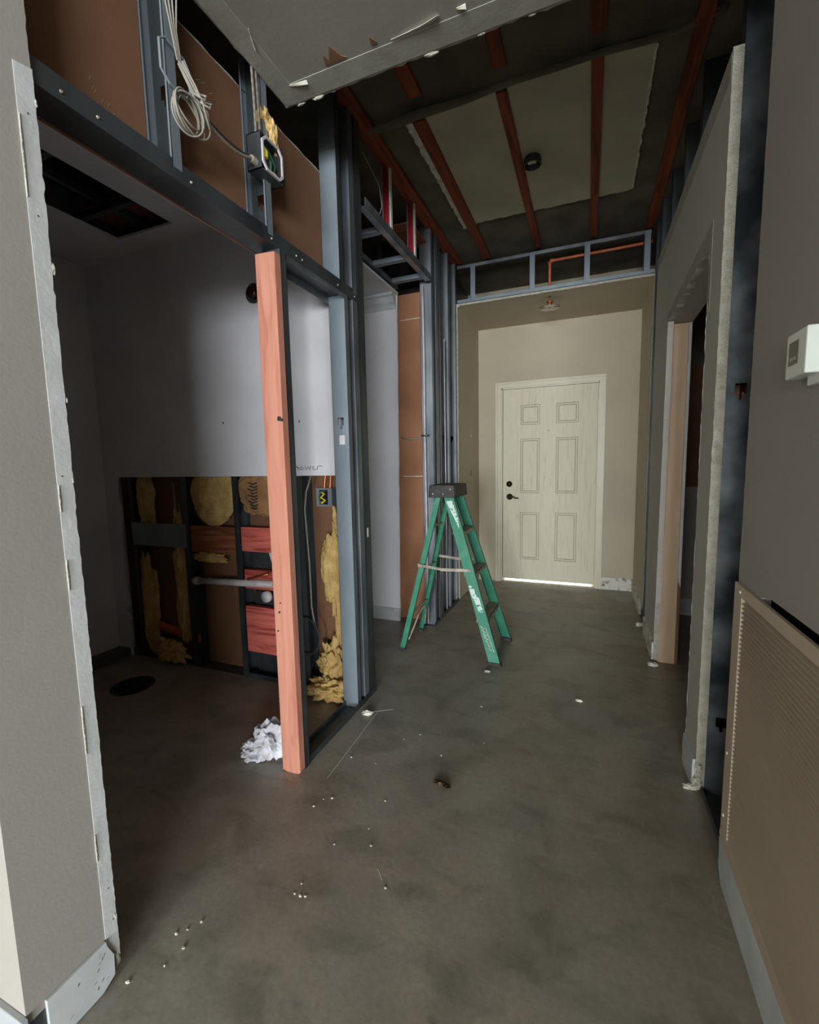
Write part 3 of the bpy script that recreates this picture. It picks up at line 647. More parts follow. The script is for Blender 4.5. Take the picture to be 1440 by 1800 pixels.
eb.prism(ragged((-.906, 2.29), (-.895, 3.40), 60, .004, 71) + [(-.875, 3.41), (-.862, 2.30)], 'z', 3.012, 3.0165)
eb.build('torn_edge', M['paperwhite'], pa, label='torn pale left edge'); eb = MB()
eb.prism(ragged((.234, 2.30), (.228, 3.37), 50, .003, 72) + [(.218, 3.37), (.222, 2.30)], 'z', 3.0145, 3.0165)
eb.build('torn_edge', M['paperwhite'], pa, label='torn pale right edge')
# sagging seam strip across the ceiling
sg = MB(); rows = []
N = 40
for i in range(N+1):
    t = i/N; x = -1.16+t*1.62
    y = 2.235+.012*math.sin(t*9)+.006*math.sin(t*23); z = 3.006-.014*math.sin(t*math.pi)-.004*math.sin(t*17)
    w_ = .022+.012*math.exp(-((t-.2)/.14)**2)
    rows.append([sg.bm.verts.new(q) for q in ((x, y-w_, z), (x, y+w_*.4, z-.007), (x, y+w_, z+.002), (x, y, z+.014))])
for a, b in zip(rows, rows[1:]):
    for k in range(4): sg.bm.faces.new((a[k], a[(k+1) % 4], b[(k+1) % 4], b[k]))
sg.bm.faces.new(rows[0]); sg.bm.faces.new(rows[-1][::-1])
tag(sg.build('sagging_strip', M['plenum'], smooth=True), 'sagging grey strip crossing the high ceiling before the patch', 'strip')
jb = thing('ceiling_box', 'round dark electrical box on the ceiling patch beside a furring strip', 'electrical box', (-.335, 2.82, 3.0))
MB().lathe([(.048, 0), (.05, -.04), (.044, -.04), (.042, -.004)], (-.335, 2.82, 3.016), (0, 0, 1), 10).build('box', M['rubber'], jb)
B(-.36, -.315, 2.79, 2.82, 2.985, 3.0).build('inner_plate', M['alu'], jb)

# ================================================================ LEFT WIRING
jx = thing('junction_box', 'open grey square junction box on the stud above the header', 'electrical box', (-1.10, 1.40, 2.37))
yb0, yb1, zb0, zb1 = 1.355, 1.475, 2.325, 2.445
xb0, xb1 = -1.135, -1.075
h = MB(); t = .003
h.box(xb0, xb0+t, yb0, yb1, zb0, zb1)
h.box(xb0, xb1, yb0, yb0+t, zb0, zb1); h.box(xb0, xb1, yb1-t, yb1, zb0, zb1); h.box(xb0, xb1, yb0, yb1, zb0, zb0+t); h.box(xb0, xb1, yb0, yb1, zb1-t, zb1)
h.build('box', M['steel_d'], jx)
h = MB()
a, b, c, d = yb0+.004, yb1-.004, zb0+.004, zb1-.004
def frame_oct(h, y0, y1, z0, z1, wd, x0, x1, k=.02):
    o_ = [(y0+k, z0), (y1-k, z0), (y1, z0+k), (y1, z1-k), (y1-k, z1), (y0+k, z1), (y0, z1-k), (y0, z0+k)]
    cy_, cz_ = (y0+y1)/2, (z0+z1)/2; s = 1-2*wd/(y1-y0)
    i_ = [(cy_+(p[0]-cy_)*s, cz_+(p[1]-cz_)*s) for p in o_]
    for q in range(8):
        r_ = (q+1) % 8
        h.prism([o_[q], o_[r_], i_[r_], i_[q]], 'x', x0, x1)
frame_oct(h, a, b, c, d, .007, xb1, xb1+.006)
h.build('cover_ring', M['pvc'], jx, label='pale raised rim')
h = MB().tube([(xb1-.02, 1.385, 2.42), (xb1-.005, 1.39, 2.395), (xb1-.005, 1.388, 2.375)], .007); h.build('wire_nut', M['yellow'], jx)
h = MB().tube([(xb1-.03, 1.40, 2.43), (xb1-.01, 1.42, 2.38), (xb1-.02, 1.43, 2.34)], .004); h.tube([(xb1-.03, 1.44, 2.43), (xb1-.015, 1.45, 2.38), (xb1-.02, 1.44, 2.34)], .003); h.build('wire', M['greenw'], jx)
MB().blob((xb1-.01, 1.435, 2.34), (.01, .022, .012), 4, sub=2).build('wire_nut', M['insul'], jx)
MB().tube([(-1.10, yb0-.022, 2.348), (-1.10, yb0, 2.348)], .012, 10).build('connector', M['alu'], jx)
B(X1, X1+.004, yb1, yb1+.05, 2.36, 2.40).build('mounting_ear', M['steel_d'], jx)

# coil of cable
cc = thing('cable_coil', 'coil of thin grey cable tied to the first stud above the header', 'cable', (-1.09, 1.06, 2.34))
h = MB()
rc = random.Random(5)
for k in range(7):
    ph = rc.uniform(0, 6.28); pts = []
    ry, rz = .056+rc.uniform(-.008, .012), .046+rc.uniform(-.006, .010)
    cyy, czz = 1.050+rc.uniform(-.008, .012), 2.295+rc.uniform(-.010, .006)
    for i in range(36):
        a_ = i/36*2*math.pi
        yy = ry*math.cos(a_); zz = rz*math.sin(a_)
        # squeeze towards the tie at upper right
        pts.append((-1.085+.012*math.sin(a_+ph)+k*.002, cyy+yy*.95+zz*.10, czz+zz*.9-yy*.15))
    h.tube(pts, .0026, 6, close=True)
h.build('loop', M['wire'], cc, smooth=True)
h = MB()
for k in range(6):
    a1, a2, a3 = (rc.uniform(-.012, .012) for _ in range(3)); xo = rc.uniform(0, .016)
    h.tube([(-1.088+xo, 1.035+a1*.5, 2.415+a2*.4), (-1.078+xo, 1.062+a2, 2.375+a1), (-1.072+xo, 1.095+a3, 2.335+a2), (-1.078+xo, 1.112+a1, 2.298+a3)], .0027, 6)
h.build('strand_bundle', M['wire'], cc, smooth=True)
h = MB().tube([(-1.065, 1.065, 2.35), (-1.05, 1.085, 2.345), (-1.055, 1.10, 2.365), (-1.08, 1.085, 2.372)], .004, 6, close=True)
h.tube([(-1.062, 1.08, 2.338), (-1.047, 1.10, 2.333), (-1.052, 1.115, 2.353), (-1.078, 1.10, 2.358)], .004, 6, close=True)
h.build('tie', M['wire'], cc, smooth=True)
ld = MB()
for k in range(4): ld.tube([(-1.10+k*.004, 1.00+k*.018, DECK-.05), (-1.105+k*.004, 1.01+k*.014, 2.62), (-1.09, 1.02+k*.006, 2.50), (-1.085, 1.03+k*.004, 2.42)], .0026, 6)
ld.build('lead', M['wire'], cc, smooth=True)

pr = thing('mounting_ring', 'open rectangular steel ring fixed on the first stud above the coil', 'bracket', (-1.10, 1.03, 2.42))
h = MB(); cs = [(.985, 2.372), (.985, 2.445), (1.005, 2.462), (1.065, 2.452), (1.082, 2.43), (1.082, 2.37), (1.06, 2.345), (1.01, 2.352)]
h.tube([(X1+.010, y, z) for y, z in cs], .0038, 6, close=True); h.build('ring', M['steel_l'], pr)

h = MB()
def sag(p0, p1, s, n=14):
    p0, p1 = Vector(p0), Vector(p1)
    return [p0.lerp(p1, i/n)+Vector((0, 0, -s*math.sin(i/n*math.pi))) for i in range(n+1)]
path = sag((-1.085, 1.125, 2.325), (-1.10, yb0-.01, 2.352), .022, 60)
h.tube(path, [.0058 if i % 2 else .0044 for i in range(len(path))], 8)
tag(h.build('armoured_cable', M['wiremc'], smooth=False), 'ribbed armoured cable from the coil to the junction box', 'cable')
tag(MB().tube(sag((-1.095, 1.12, 2.345), (-1.105, yb0-.005, 2.356), .012), .003, 6).build('black_cable', M['blackc'], smooth=True), 'thin black cable beside the armoured cable', 'cable')
h = MB()
for k, yy in enumerate((1.372, 1.392)):
    path = [Vector((-1.105, yy-.03*(1-i/40)**2*1.2, DECK-.05-(DECK-.05-2.447)*i/40)) for i in range(41)]
    o = MB().tube(path, [.0052 if i % 2 else .0042 for i in range(41)], 8)
    tag(o.build('armoured_cable', M['wiremc']), ('left of the two ribbed cables dropping into the junction box' if k == 0 else 'right of the two ribbed cables dropping into the junction box'), 'cable')
ins = MB().blob((-1.12, 1.44, 2.545), (.018, .036, .04), 3, amp=.5); ins.blob((-1.10, 1.462, 2.50), (.012, .018, .05), 5, amp=.6); ins.blob((-1.10, 1.475, 2.46), (.007, .010, .03), 8, amp=.6)
tag(ins.build('insulation_tuft', M['insul'], smooth=True), 'tuft of yellow insulation poking out above the junction box', 'insulation')
dust = MB()
for (y, z, a_, s) in ((.90, 2.20, .8, .05), (.92, 2.17, .5, .04), (.94, 2.155, .2, .04), (.88, 2.25, 1.2, .03), (1.23, 2.52, .6, .06)):
    for k in range(6):
        yy = y+rc.uniform(-.03, .03); zz = z+rc.uniform(-.03, .03)
        dust.beam((-1.1992, yy, zz), (-1.1992, yy+s*.4*math.cos(a_), zz+s*.4*math.sin(a_)), (.0004, 0, 0), (0, .001, .0015))
dust.build('plaster_smear', M['grille'], bpy.data.objects['wall_bathroom_side'])

# ================================================================ BATHROOM CAVITY
def cstud(x, lab, wd=.034, mt='steel_d'):
    e = thing('steel_stud', lab, 'stud', (x, 2.09, 0))
    h = B(x, x+.0015, 2.05, 2.142, 0, 1.9); h.build('web', M[mt], e)
    h = B(x, x+wd, 2.05, 2.0515, 0, 1.9); h.box(x+wd-.0015, x+wd, 2.05, 2.058, 0, 1.9); h.box(x, x+wd, 2.1405, 2.142, 0, 1.9)
    h.build('flange', M[mt], e)
cstud(-2.86, 'dark stud at the left end of the bathroom wall cutout')
cstud(-2.385, 'stud right of the grey backing plate in the wall cutout', .05)
cstud(-1.965, 'stud left of the red blocking boards in the wall cutout', .04)
cstud(-1.50, 'stud right of the red blocking boards, beside the cable coil', .036)
tag(B(-2.85, -2.36, 2.044, 2.0495, .787, .938).build('backing_plate', M['steel_l']), 'pale grey metal backing plate across the left studs of the cutout', 'plate')
tag(B(-2.33, -1.965, 2.056, 2.075, .765, .932).build('plywood_plate', M['brownply']), 'brown plywood plate between studs in the cutout', 'board')
for z0, z1, y0, lab in ((.79, .936, 2.052, 'top red blocking board in the wall cutout'), (.56, .675, 2.06, 'middle red blocking board behind the white pipe'), (.165, .452, 2.052, 'bottom and tallest red blocking board in the cutout')):
    tag(B(-1.923, -1.505, y0+.004, y0+.042, z0, z1).build('blocking_board', M['redwoodx'], bevel=.002), lab, 'board')
h = MB().tube([(-2.30, 2.063, .575), (-1.70, 2.05, .605)], .021, 16); h.tube([(-2.335, 2.064, .573), (-2.29, 2.063, .576)], .026, 16)
dpipe = tag(h.build('drain_pipe', M['pvc'], smooth=True), 'white plastic pipe running sideways through the cutout studs', 'pipe')
h = MB().lathe([(.03, 0), (.033, .01), (.033, .03), (.001, .032)], (-1.742, 2.056, .53), (0, -1, 0)); h.build('outlet_cap', M['pvc'], dpipe, smooth=True, label='round white cap just below the pipe')
tag(MB().tube([(-1.89, 2.05, .62), (-1.84, 2.04, .632), (-1.72, 2.035, .67)], .006).build('copper_stub', M['copper'], smooth=True), 'thin copper tube lying across the white pipe', 'pipe')
tag(MB().tube([(-1.70, 2.075, 1.0), (-1.72, 2.08, .9), (-1.73, 2.08, .78), (-1.69, 2.06, .72)], .012).build('flex_pipe', M['pvc'], smooth=True), 'short pale pipe below the top red board', 'pipe')
h = B(-1.90, -1.55, 2.118, 2.124, .0, .53); h.box(-1.92, -1.51, 2.118, 2.124, .68, .78)
tag(h.build('steel_backing', M['steel_d']), 'dull metal sheet behind the red blocking boards', 'plate')
def insul(name, lab, cx, cz, sx, sz, seed, sy=.035, y=2.09, m='insul', amp=.35, fr=2.2):
    o = MB().blob((cx, y, cz), (sx, sy, sz), seed, amp=amp, freq=fr, sub=5)
    return tag(o.build(name, M[m], smooth=True), lab, 'insulation')
insul('insulation_batt', 'yellow insulation filling the cutout between two studs under the wall edge', -2.15, 1.12, .19, .19, 2, .03, 2.088, amp=.10, fr=1.2)
insul('insulation_batt', 'dim yellow insulation strip at the far left of the cutout', -2.75, 1.10, .065, .25, 3)
insul('insulation_batt', 'dim yellow insulation low at the far left of the cutout', -2.80, .35, .08, .34, 5, .03)
insul('insulation_batt', 'ragged yellow insulation hanging left of the second stud', -2.47, .55, .055, .42, 6, .03, amp=.6)
insul('insulation_scrap', 'small curled yellow insulation scrap under the plywood plate', -2.2, .73, .11, .028, 7, .02, 2.07, amp=.7)
insul('insulation_scrap', 'yellow insulation scraps on the floor at the left of the cutout', -2.55, .09, .11, .07, 9, .035, 2.02, amp=.8)
io = MB().blob((-1.285, 2.095, .66), (.045, .03, .38), 10, amp=.3, freq=2.6, sub=5); io.blob((-1.325, 2.088, .72), (.06, .035, .19), 15, amp=.3, freq=1.6, sub=5)
tag(io.build('insulation_batt', M['insul'], smooth=True), 'long bulging yellow insulation strip beside the jack stud', 'insulation')
io = MB().blob((-1.32, 2.075, .14), (.085, .05, .14), 11, amp=.55, freq=2.8, sub=5, flat=.1); io.blob((-1.31, 2.01, .05), (.12, .075, .06), 12, amp=.6, freq=3, sub=5, flat=.3)
tag(io.build('insulation_heap', M['insul'], smooth=True), 'crumpled heap of yellow insulation on the floor by the jack stud', 'insulation')
# kraft faced roll with printing
kr = insul('kraft_roll', 'kraft paper faced insulation with blue printed marks beside the post', -1.79, 1.14, .15, .15, 13, .035, 2.088, 'kraft', amp=.25, fr=1.6)
h = MB()
for i in range(9):
    h.tube([(-1.83+.012*math.sin(i*2.7), 2.043, 1.20-i*.018), (-1.80+.010*math.sin(i*1.9), 2.042, 1.19-i*.018), (-1.775+.008*math.sin(i*3.1), 2.043, 1.20-i*.018)], .0035, 6)
h.build('printed_marks', M['ink'], kr)
insul('insulation_batt', 'yellow insulation just left of the wooden post at the cut edge', -1.62, 1.12, .05, .09, 14, .04, 2.075, amp=.3)
insul('insulation_batt', 'yellow insulation sliver right of the wooden post at the cut edge', -1.53, 1.12, .03, .11, 17, .03, 2.085, amp=.3)
# outlet box
ob_ = thing('outlet_box', 'small open metal outlet box with yellow and green wires in the cutout', 'electrical box', (-1.33, 2.05, 1.12))
h = B(-1.375, -1.275, 2.048, 2.052, 1.07, 1.17); h.build('mud_ring', M['steel_l'], ob_)
B(-1.352, -1.302, 2.043, 2.048, 1.082, 1.16).build('opening', M['dark'], ob_)
B(-1.275, -1.245, 2.046, 2.049, 1.075, 1.17).build('side_bracket', M['steel_d'], ob_)
h = MB().tube([(-1.34, 2.04, 1.15), (-1.315, 2.034, 1.14), (-1.335, 2.032, 1.12), (-1.31, 2.034, 1.105), (-1.335, 2.036, 1.09)], .006, 6); h.build('wire', M['yellow'], ob_)
h = MB().tube([(-1.345, 2.04, 1.09), (-1.348, 2.036, 1.12), (-1.34, 2.036, 1.15), (-1.31, 2.038, 1.155)], .005, 6); h.build('wire', M['greenw'], ob_)
for x in (-1.335, -1.30): MB().tube([(x, 2.07, 1.165), (x+.01, 2.075, 1.26)], .006).build('cable', M['copper'], ob_)
# coil of black coax
cx = thing('coax_coil', 'loop of dark cable hanging low in the cutout beside the post', 'cable', (-1.46, 2.04, .33))
h = MB()
for k in range(3): h.tube([(-1.47+(.085+.004*k)*math.cos(i/28*6.283), 2.032-.006*k, .33+(.105+.003*k)*math.sin(i/28*6.283)) for i in range(28)], .004, 6, close=True)
h.build('loop', M['blackc'], cx, smooth=True)
MB().tube([(-1.41, 2.06, 1.24), (-1.44, 2.05, 1.15), (-1.455, 2.05, 1.05), (-1.44, 2.05, .75), (-1.435, 2.045, .50), (-1.42, 2.04, .42), (-1.40, 2.035, .38)], .005, 8).build('lead', M['wire'], cx, smooth=True)
tag(MB().tube([(-2.50, 2.10, 1.2), (-2.51, 2.11, .8), (-2.53, 2.11, .5), (-2.55, 2.10, .15)], .006).build('conduit', M['wire'], smooth=True), 'thin pale cable hanging behind the left studs of the cutout', 'cable')
tag(MB().beam((-2.75, 2.10, .22), (-2.38, 2.11, .16), (0, .01, 0), (0, 0, .025)).build('red_scrap', M['redwoodx']), 'dim reddish wood scrap low behind the left studs', 'board')
ctk = B(-2.93, -1.21, 2.05, 2.142, .0005, .002); ctk.box(-1.95, -1.52, 2.045, 2.0465, 0, .03)
tag(ctk.build('cavity_track', M['steel_d']), 'thin steel floor track inside the bathroom wall cutout', 'track')
# vent stub & writing on the back wall
vs = thing('pipe_stub', 'dark round pipe stub in the white bathroom wall beside the post', 'pipe', (-1.715, 2.03, 2.22))
MB().lathe([(.05, 0), (.052, .012), (.040, .014), (.036, .004)], (-1.70, 2.03, 2.225), (0, -1, 0)).build('ring', M['blackc'], vs, smooth=True)
MB().lathe([(.03, 0), (.028, .03), (.012, .032)], (-1.70, 2.03, 2.225), (0, -1, 0)).build('core', M['brass'], vs, smooth=True)
h = MB()
scr = [[(0, .0), (.02, .012), (.05, .006)], [(.03, .018), (.045, -.006)], [(.05, .0), (.062, .014), (.074, .002), (.06, -.004), (.052, .002)], [(.08, .014), (.09, -.004), (.10, .012), (.108, -.004), (.116, .014)], [(.122, .010), (.134, .012), (.124, .002), (.132, -.006), (.142, .0)], [(.15, -.006), (.154, .012), (.168, .016), (.18, .012)]]
for s_ in scr: h.tube([(-1.515+a_*1.1, 2.0292, 1.275+b_) for a_, b_ in s_], .0016, 5)
hw = h.build('pencil_writing', M['ink'], bpy.data.objects['wall_bathroom_back'])
for x, z in ((-1.98, 1.55), (-1.45, 1.53)): MB().blob((x, 2.029, z), (.004, .001, .007), int(z*9), sub=2).build('nail_hole', M['ink'], bpy.data.objects['wall_bathroom_back'])
# floor drain
fd = thing('floor_drain', 'black round floor drain hole in the dark bathroom', 'drain', (-2.51, 1.72, 0))
MB().lathe([(.115, 0), (.118, .004), (.105, .006), (.10, .003)], (-2.51, 1.72, .0), (0, 0, 1), 32).build('rim', M['rubber'], fd)
MB().lathe([(.10, .001), (.099, .0035)], (-2.51, 1.72, 0), (0, 0, 1), 32).build('opening', M['dark'], fd)
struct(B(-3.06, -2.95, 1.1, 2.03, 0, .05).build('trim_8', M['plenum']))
# crumpled white paper
cpw = MB().blob((-1.30, 1.50, .06), (.085, .07, .095), 21, amp=.42, freq=1.5, sub=4, flat=.35, crease=True); cpw.blob((-1.355, 1.46, .03), (.065, .055, .045), 22, amp=.42, freq=1.6, sub=4, flat=.4, crease=True)
tag(cpw.build('crumpled_wrapper', M['plasticwrap']), 'crumpled white plastic wrapper on the floor behind the wooden post', 'wrapper')

# ================================================================ STEP LADDER
L = thing('step_ladder', 'green fibreglass step ladder with black top standing open in the hall', 'ladder', (-.85, 2.92, 0))
def channel(p0, p1, wd, dep, inward, t=.004, w1=None):
    """rail: web outside (y = p.y), flanges running inward along y"""
    p0, p1 = Vector(p0), Vector(p1); mb = MB(); w1 = w1 or wd
    hx0, hx1 = wd/2, w1/2; iy = inward*dep
    def quadbox(c):  # c = list of (dx0, dy0, dx1(top), ...) corners
        A = [mb.bm.verts.new(p0+Vector((a[0]*hx0/.5, a[1], 0))) for a in c]
        Bq = [mb.bm.verts.new(p1+Vector((a[0]*hx1/.5, a[1], 0))) for a in c]
        mb.bm.faces.new(A); mb.bm.faces.new(Bq[::-1]); n = len(c)
        for i in range(n): mb.bm.faces.new((A[i], Bq[i], Bq[(i+1) % n], A[(i+1) % n]))
    e_ = .06
    quadbox([(-.5, 0), (.5, 0), (.5, iy), (.5-e_, iy), (.5-e_, inward*t), (-.5+e_, inward*t), (-.5+e_, iy), (-.5, iy)])
    return mb
TZ = 1.075
FR = {}
for nme, yb, yt, inw in (('near', 2.695, 2.795, 1), ('far', 3.145, 3.055, -1)):
    fr = channel((-.528, yb, .012), (-.853, yt, TZ), .072, .026, inw, w1=.066).build('front_rail', M['green'], L)
    rr_ = channel((-1.178, yb+inw*.03, .012), (-.925, yt+inw*.012, TZ), .036, .024, inw, w1=.036).build('rear_rail', M['green'], L)
    MB().beam((-.524, yb+inw*.012, 0), (-.533, yb+inw*.012, .022), (.039, 0, 0), (0, .016, 0)).build('foot', M['rubber'], fr)
    MB().beam((-1.180, yb+inw*.042, 0), (-1.175, yb+inw*.042, .02), (.02, 0, 0), (0, .015, 0)).build('foot', M['rubber'], rr_)
    FR[nme] = (fr, yb, yt, inw)
    # spreader
    z = .605; tt = z/TZ; ys = yb+(yt-yb)*tt
    h = MB().beam((-1.045, ys-inw*.004, .607), (-.875, ys-inw*.006, .590), (0, .002, 0), (0, 0, .009)); h.beam((-.895, ys-inw*.009, .590), (-.695, ys-inw*.006, .597), (0, .002, 0), (0, 0, .010))
    h.lathe([(.009, 0), (.009, .006)], (-.885, ys-inw*.006, .590), (0, -1, 0), 10); h.lathe([(.010, 0), (.009, .005)], (-.70, ys-inw*.004, .597), (0, -1, 0), 10)
    h.build('spreader', M['alu'], L)
    B(-1.055, -1.045, ys-.01, ys+.01, .595, .62).build('spreader_bolt', M['alu'], L)
def railx(z, side): # x centre of front or rear rail at height z
    return -.528+(-.853+.528)*z/TZ if side == 'f' else -1.178+(-.925+1.178)*z/TZ
def raily(z, n): _, yb, yt, inw = FR[n]; return yb+(yt-yb)*z/TZ
for z in (.285, .575, .845):
    x = railx(z, 'f'); y0, y1 = raily(z, 'near')+.005, raily(z, 'far')-.005
    h = MB(); h.box(x-.036, x+.038, y0, y1, z-.003, z); h.box(x+.035, x+.038, y0, y1, z-.028, z); h.box(x-.036, x-.033, y0, y1, z-.025, z)
    for k in range(5): h.box(x-.03+k*.014, x-.026+k*.014, y0, y1, z, z+.0015)
    h.build('step', M['alu'], L)
    h = MB().beam((x+.0, y0+.0, z-.02), (x+.012, y0+.06, z-.003), (.006, 0, 0), (0, 0, .002)); h.build('step_brace', M['alu'], L); MB().beam((x, y1, z-.02), (x+.012, y1-.06, z-.003), (.006, 0, 0), (0, 0, .002)).build('step_brace', M['alu'], L)
for z in (.26, .56, .86):
    x = railx(z, 'r'); y0, y1 = raily(z, 'near')+.04, raily(z, 'far')-.04
    MB().tube([(x, y0, z), (x, (y0+y1)/2, z+.004), (x, y1, z)], .007, 8).build('rear_rung', M['alu'], L)
h = MB().tube([(-1.14, 2.76, .07), (-1.10, 2.85, .22), (-1.09, 2.92, .255)], .005); h.tube([(-1.14, 3.09, .07), (-1.10, 3.01, .22), (-1.09, 2.94, .255)], .005)
h.build('rear_brace', M['alu'], L)
# cap
h = MB(); cp_ = [(-.985, 1.075), (-.80, 1.075), (-.812, 1.145), (-.825, 1.152), (-.955, 1.152), (-.97, 1.142)]
h.prism([(-.972, 2.765), (-.802, 2.765), (-.795, 2.775), (-.795, 3.075), (-.802, 3.085), (-.972, 3.085), (-.98, 3.075), (-.98, 2.775)], 'z', 1.066, 1.072)
cap = MB()
n0 = [(-.985, 2.775), (-.975, 2.763), (-.805, 2.763), (-.795, 2.775), (-.795, 3.075), (-.805, 3.087), (-.975, 3.087), (-.985, 3.075)]
n1 = [(x*.93-.0623, 2.925+(y-2.925)*.95) for x, y in n0]
Av = [cap.bm.verts.new((x, y, 1.066)) for x, y in n0]; Bv = [cap.bm.verts.new((x, y, 1.148)) for x, y in n1]
cap.bm.faces.new(Av); cap.bm.faces.new(Bv[::-1])
for i in range(8): cap.bm.faces.new((Av[i], Bv[i], Bv[(i+1) % 8], Av[(i+1) % 8]))
cap = cap.build('top_cap', M['rubber'], L, bevel=.004, label='scuffed black plastic top')
for y in (2.85, 3.0): B(-.812, -.8005, y-.02, y+.02, 1.112, 1.124).build('slot', M['dark'], cap)
for x, z in ((-.95, 1.09), (-.88, 1.09), (-.83, 1.12)): MB().lathe([(.006, 0), (.005, .004)], (x, 2.768, z), (0, -1, 0), 8).build('rivet', M['alu'], cap)
# worn labels and paint marks on the near front rail
fr = FR['near'][0]
def onrail(u, z): # u across rail (-.5...5), z height -> point just outside the web
    return (railx(z, 'f')+u*.070, raily(z, 'near')-.0012, z)
def railpatch(us, zs, m, name, lab):
    h = MB(); pts = list(zip(us, zs)); A = [h.bm.verts.new(onrail(u, z)) for u, z in pts]
    Bq = [h.bm.verts.new(Vector(onrail(u, z))+Vector((0, .0012, 0))) for u, z in pts]
    h.bm.faces.new(A); h.bm.faces.new(Bq[::-1]); n = len(A)
    for i in range(n): h.bm.faces.new((A[i], Bq[i], Bq[(i+1) % n], A[(i+1) % n]))
    h.build(name, m, fr, label=lab)
railpatch([-.42, .05, .1, .3, .36, -.1, -.2, -.36], [.475, .48, .43, .425, .335, .33, .40, .42], M['label'], 'sticker', 'worn white sticker')
railpatch([-.40, -.12, -.15, -.38], [.495, .50, .485, .48], M['label'], 'sticker', 'white sticker scrap')
railpatch([-.35, .25, .38, .2, .1, -.2], [1.04, 1.045, .93, .86, .90, .99], M['label'], 'sticker', 'faded white scuffs')
h = MB(); rl = random.Random(3)
for k in range(7):
    z = .245-k*.022
    h.tube([onrail(-.28+rl.uniform(-.05, .05)+k*.03, z), onrail(-.05+rl.uniform(-.1, .1)+k*.03, z-.018), onrail(.12+k*.03, z-.004), onrail(.2+k*.02, z-.024)], .0028, 5)
h.build('paint_scrawl', M['paperwhite'], fr, label='white handwritten scrawl')

# ================================================================ RIGHT WALL FITTINGS
th = thing('thermostat', 'white thermostat with a grey screen on the right wall', 'thermostat', (RX, 1.1, 1.49))
B(RX-.036, RX-.004, 1.076, 1.168, 1.447, 1.535).build('case', M['plastic'], th, bevel=.003)
B(RX-.014, RX, 1.0, 1.125, 1.428, 1.537).build('base_plate', M['plastic'], th, bevel=.002)
B(RX-.0372, RX-.036, 1.110, 1.152, 1.472, 1.517).build('screen', M['screen'], th, label='grey display')
h = MB()
for y in (1.122, 1.132, 1.142): h.box(RX-.0378, RX-.0371, y-.003, y+.003, 1.480, 1.486)
h.build('screen_mark', M['alu'], th)

gr = thing('return_air_grille', 'large beige return air grille with fine louvres on the right wall', 'grille', (RX, 1.1, .15))
gy0, gy1, gz0, gz1 = .62, 1.509, .13, .936
h = MB(); x0, x1 = RX-.010, RX+.001
h.box(x0, x1, gy1-.064, gy1, gz0, gz1); h.box(x0, x1, gy0, gy0+.05, gz0, gz1); h.box(x0, x1, gy0+.05, gy1-.064, gz0, gz0+.04); h.box(x0, x1, gy0+.05, gy1-.064, gz1-.033, gz1)
h.build('frame', M['grille'], gr, bevel=.002)
h = MB(); ly0, ly1 = gy0+.05, gy1-.064; z = gz0+.042
while z < gz1-.036:
    v = [h.bm.verts.new(q) for q in ((x0+.001, ly0, z), (x0+.001, ly1, z), (x0+.013, ly1, z+.0055), (x0+.013, ly0, z+.0055), (x0+.001, ly0, z-.0012), (x0+.001, ly1, z-.0012), (x0+.013, ly1, z+.0043), (x0+.013, ly0, z+.0043))]
    for f in ((0, 1, 2, 3), (7, 6, 5, 4), (0, 4, 5, 1), (2, 6, 7, 3), (1, 5, 6, 2), (0, 3, 7, 4)): h.bm.faces.new([v[i] for i in f])
    z += .0128
h.build('louvres', M['grille'], gr)
B(RX+.006, RX+.008, gy0+.04, gy1-.07, gz0+.03, gz1-.02).build('backing', M['rubber'], gr)
for (y, z) in ((1.455, .918), (1.485, .42), (1.485, .22)): MB().lathe([(.005, 0), (.004, .003)], (x0, y, z), (-1, 0, 0), 10).build('screw', M['paperwhite'], gr)

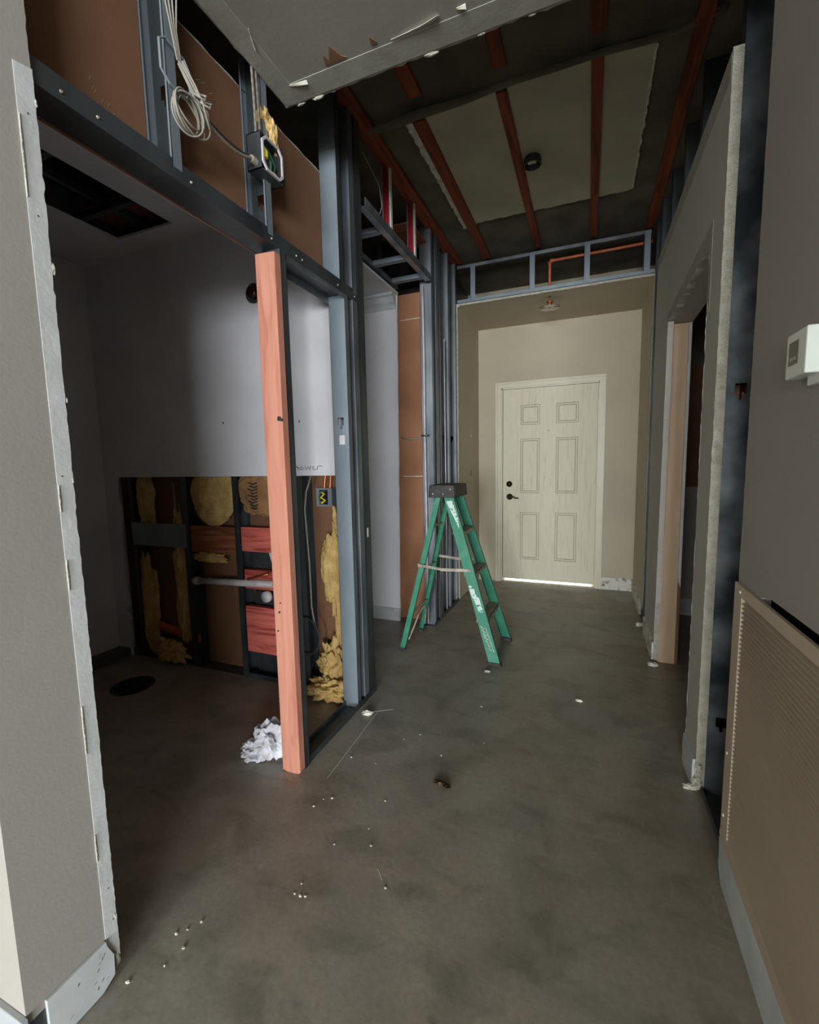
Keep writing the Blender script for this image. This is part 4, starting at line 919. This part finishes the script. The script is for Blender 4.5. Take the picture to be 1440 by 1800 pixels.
# ================================================================ SMALL DEBRIS
def crumb(x, y, s, seed, m='paperwhite', name='drywall_crumb', lab='tiny white drywall crumb on the concrete floor', grp='drywall crumbs on the floor', cat='crumb'):
    o = MB().blob((x, y, s*.35), (s, s*.8, s*.45), seed, amp=.5, sub=2)
    return tag(o.build(name, M[m]), lab, cat, grp)
PC = [(-.90, 1.36), (-.93, 1.345), (-.945, 1.30), (-.78, 1.18), (-.80, 1.02), (-.765, .99), (-.78, .985), (-.80, .985), (-.70, 1.28), (-.66, 1.22), (-.55, 1.10), (-.58, 1.75),
      (-.72, 1.86), (-.78, 1.80), (-.83, 1.6), (-.50, 2.20), (-.42, 1.9), (-1.0, .82), (-1.02, .79), (-1.04, .77), (-.99, .75), (-1.0, .70), (-1.055, .64), (-.12, .83), (-.95, 1.6), (-.70, 1.42)]
for i, (x, y) in enumerate(PC): crumb(x, y, random.Random(i).uniform(.0025, .0055), i)
PB = [(-.553, 2.60, .011, 'larger white chip on the floor in front of the ladder'), (.40, 3.03, .022, 'pinkish crumpled scrap at the foot of the doorway jamb'), (-.02, 2.43, .012, 'pale chip on the floor in mid hallway, right of the ladder'),
      (-1.04, 1.93, .02, 'white plaster splat beside the floor track'), (.40, 3.75, .025, 'torn paper scrap at the foot of the niche right wall'), (.395, 1.90, .016, 'broken gypsum lump under the broken right wall edge')]
for i, (x, y, s, lab) in enumerate(PB):
    o = MB().blob((x, y, s*.4), (s*1.3, s*.8, s*.6), i+40, amp=.6, sub=3); tag(o.build('plaster_chip', M['paperwhite']), lab, 'chip')
h = MB().blob((-.528, 1.585, .004), (.030, .009, .006), 61, amp=.8, sub=3); h.blob((-.50, 1.575, .003), (.012, .008, .004), 62, amp=.8, sub=3)
tag(h.build('dark_splinter', M['brass']), 'dark brown splinter lying in the middle of the floor', 'splinter')
tag(MB().blob((-.305, .82, .003), (.0035, .013, .003), 63, amp=.6, sub=3).build('wood_sliver', M['brass']), 'small brown sliver on the near floor', 'sliver')
h = MB()
for (x0_, y0_, x1_, y1_) in ((-1.0, 2.0, -.98, 1.45), (-1.04, 1.95, -.93, 2.02), (-.60, 1.15, -.57, 1.12)):
    h.beam((x0_, y0_, .0004), (x1_, y1_, .0004), (.0012, 0, 0), (0, 0, .0004))
tag(h.build('chalk_line', M['strip']), 'faint chalky scrape beside the floor track', 'scrape')
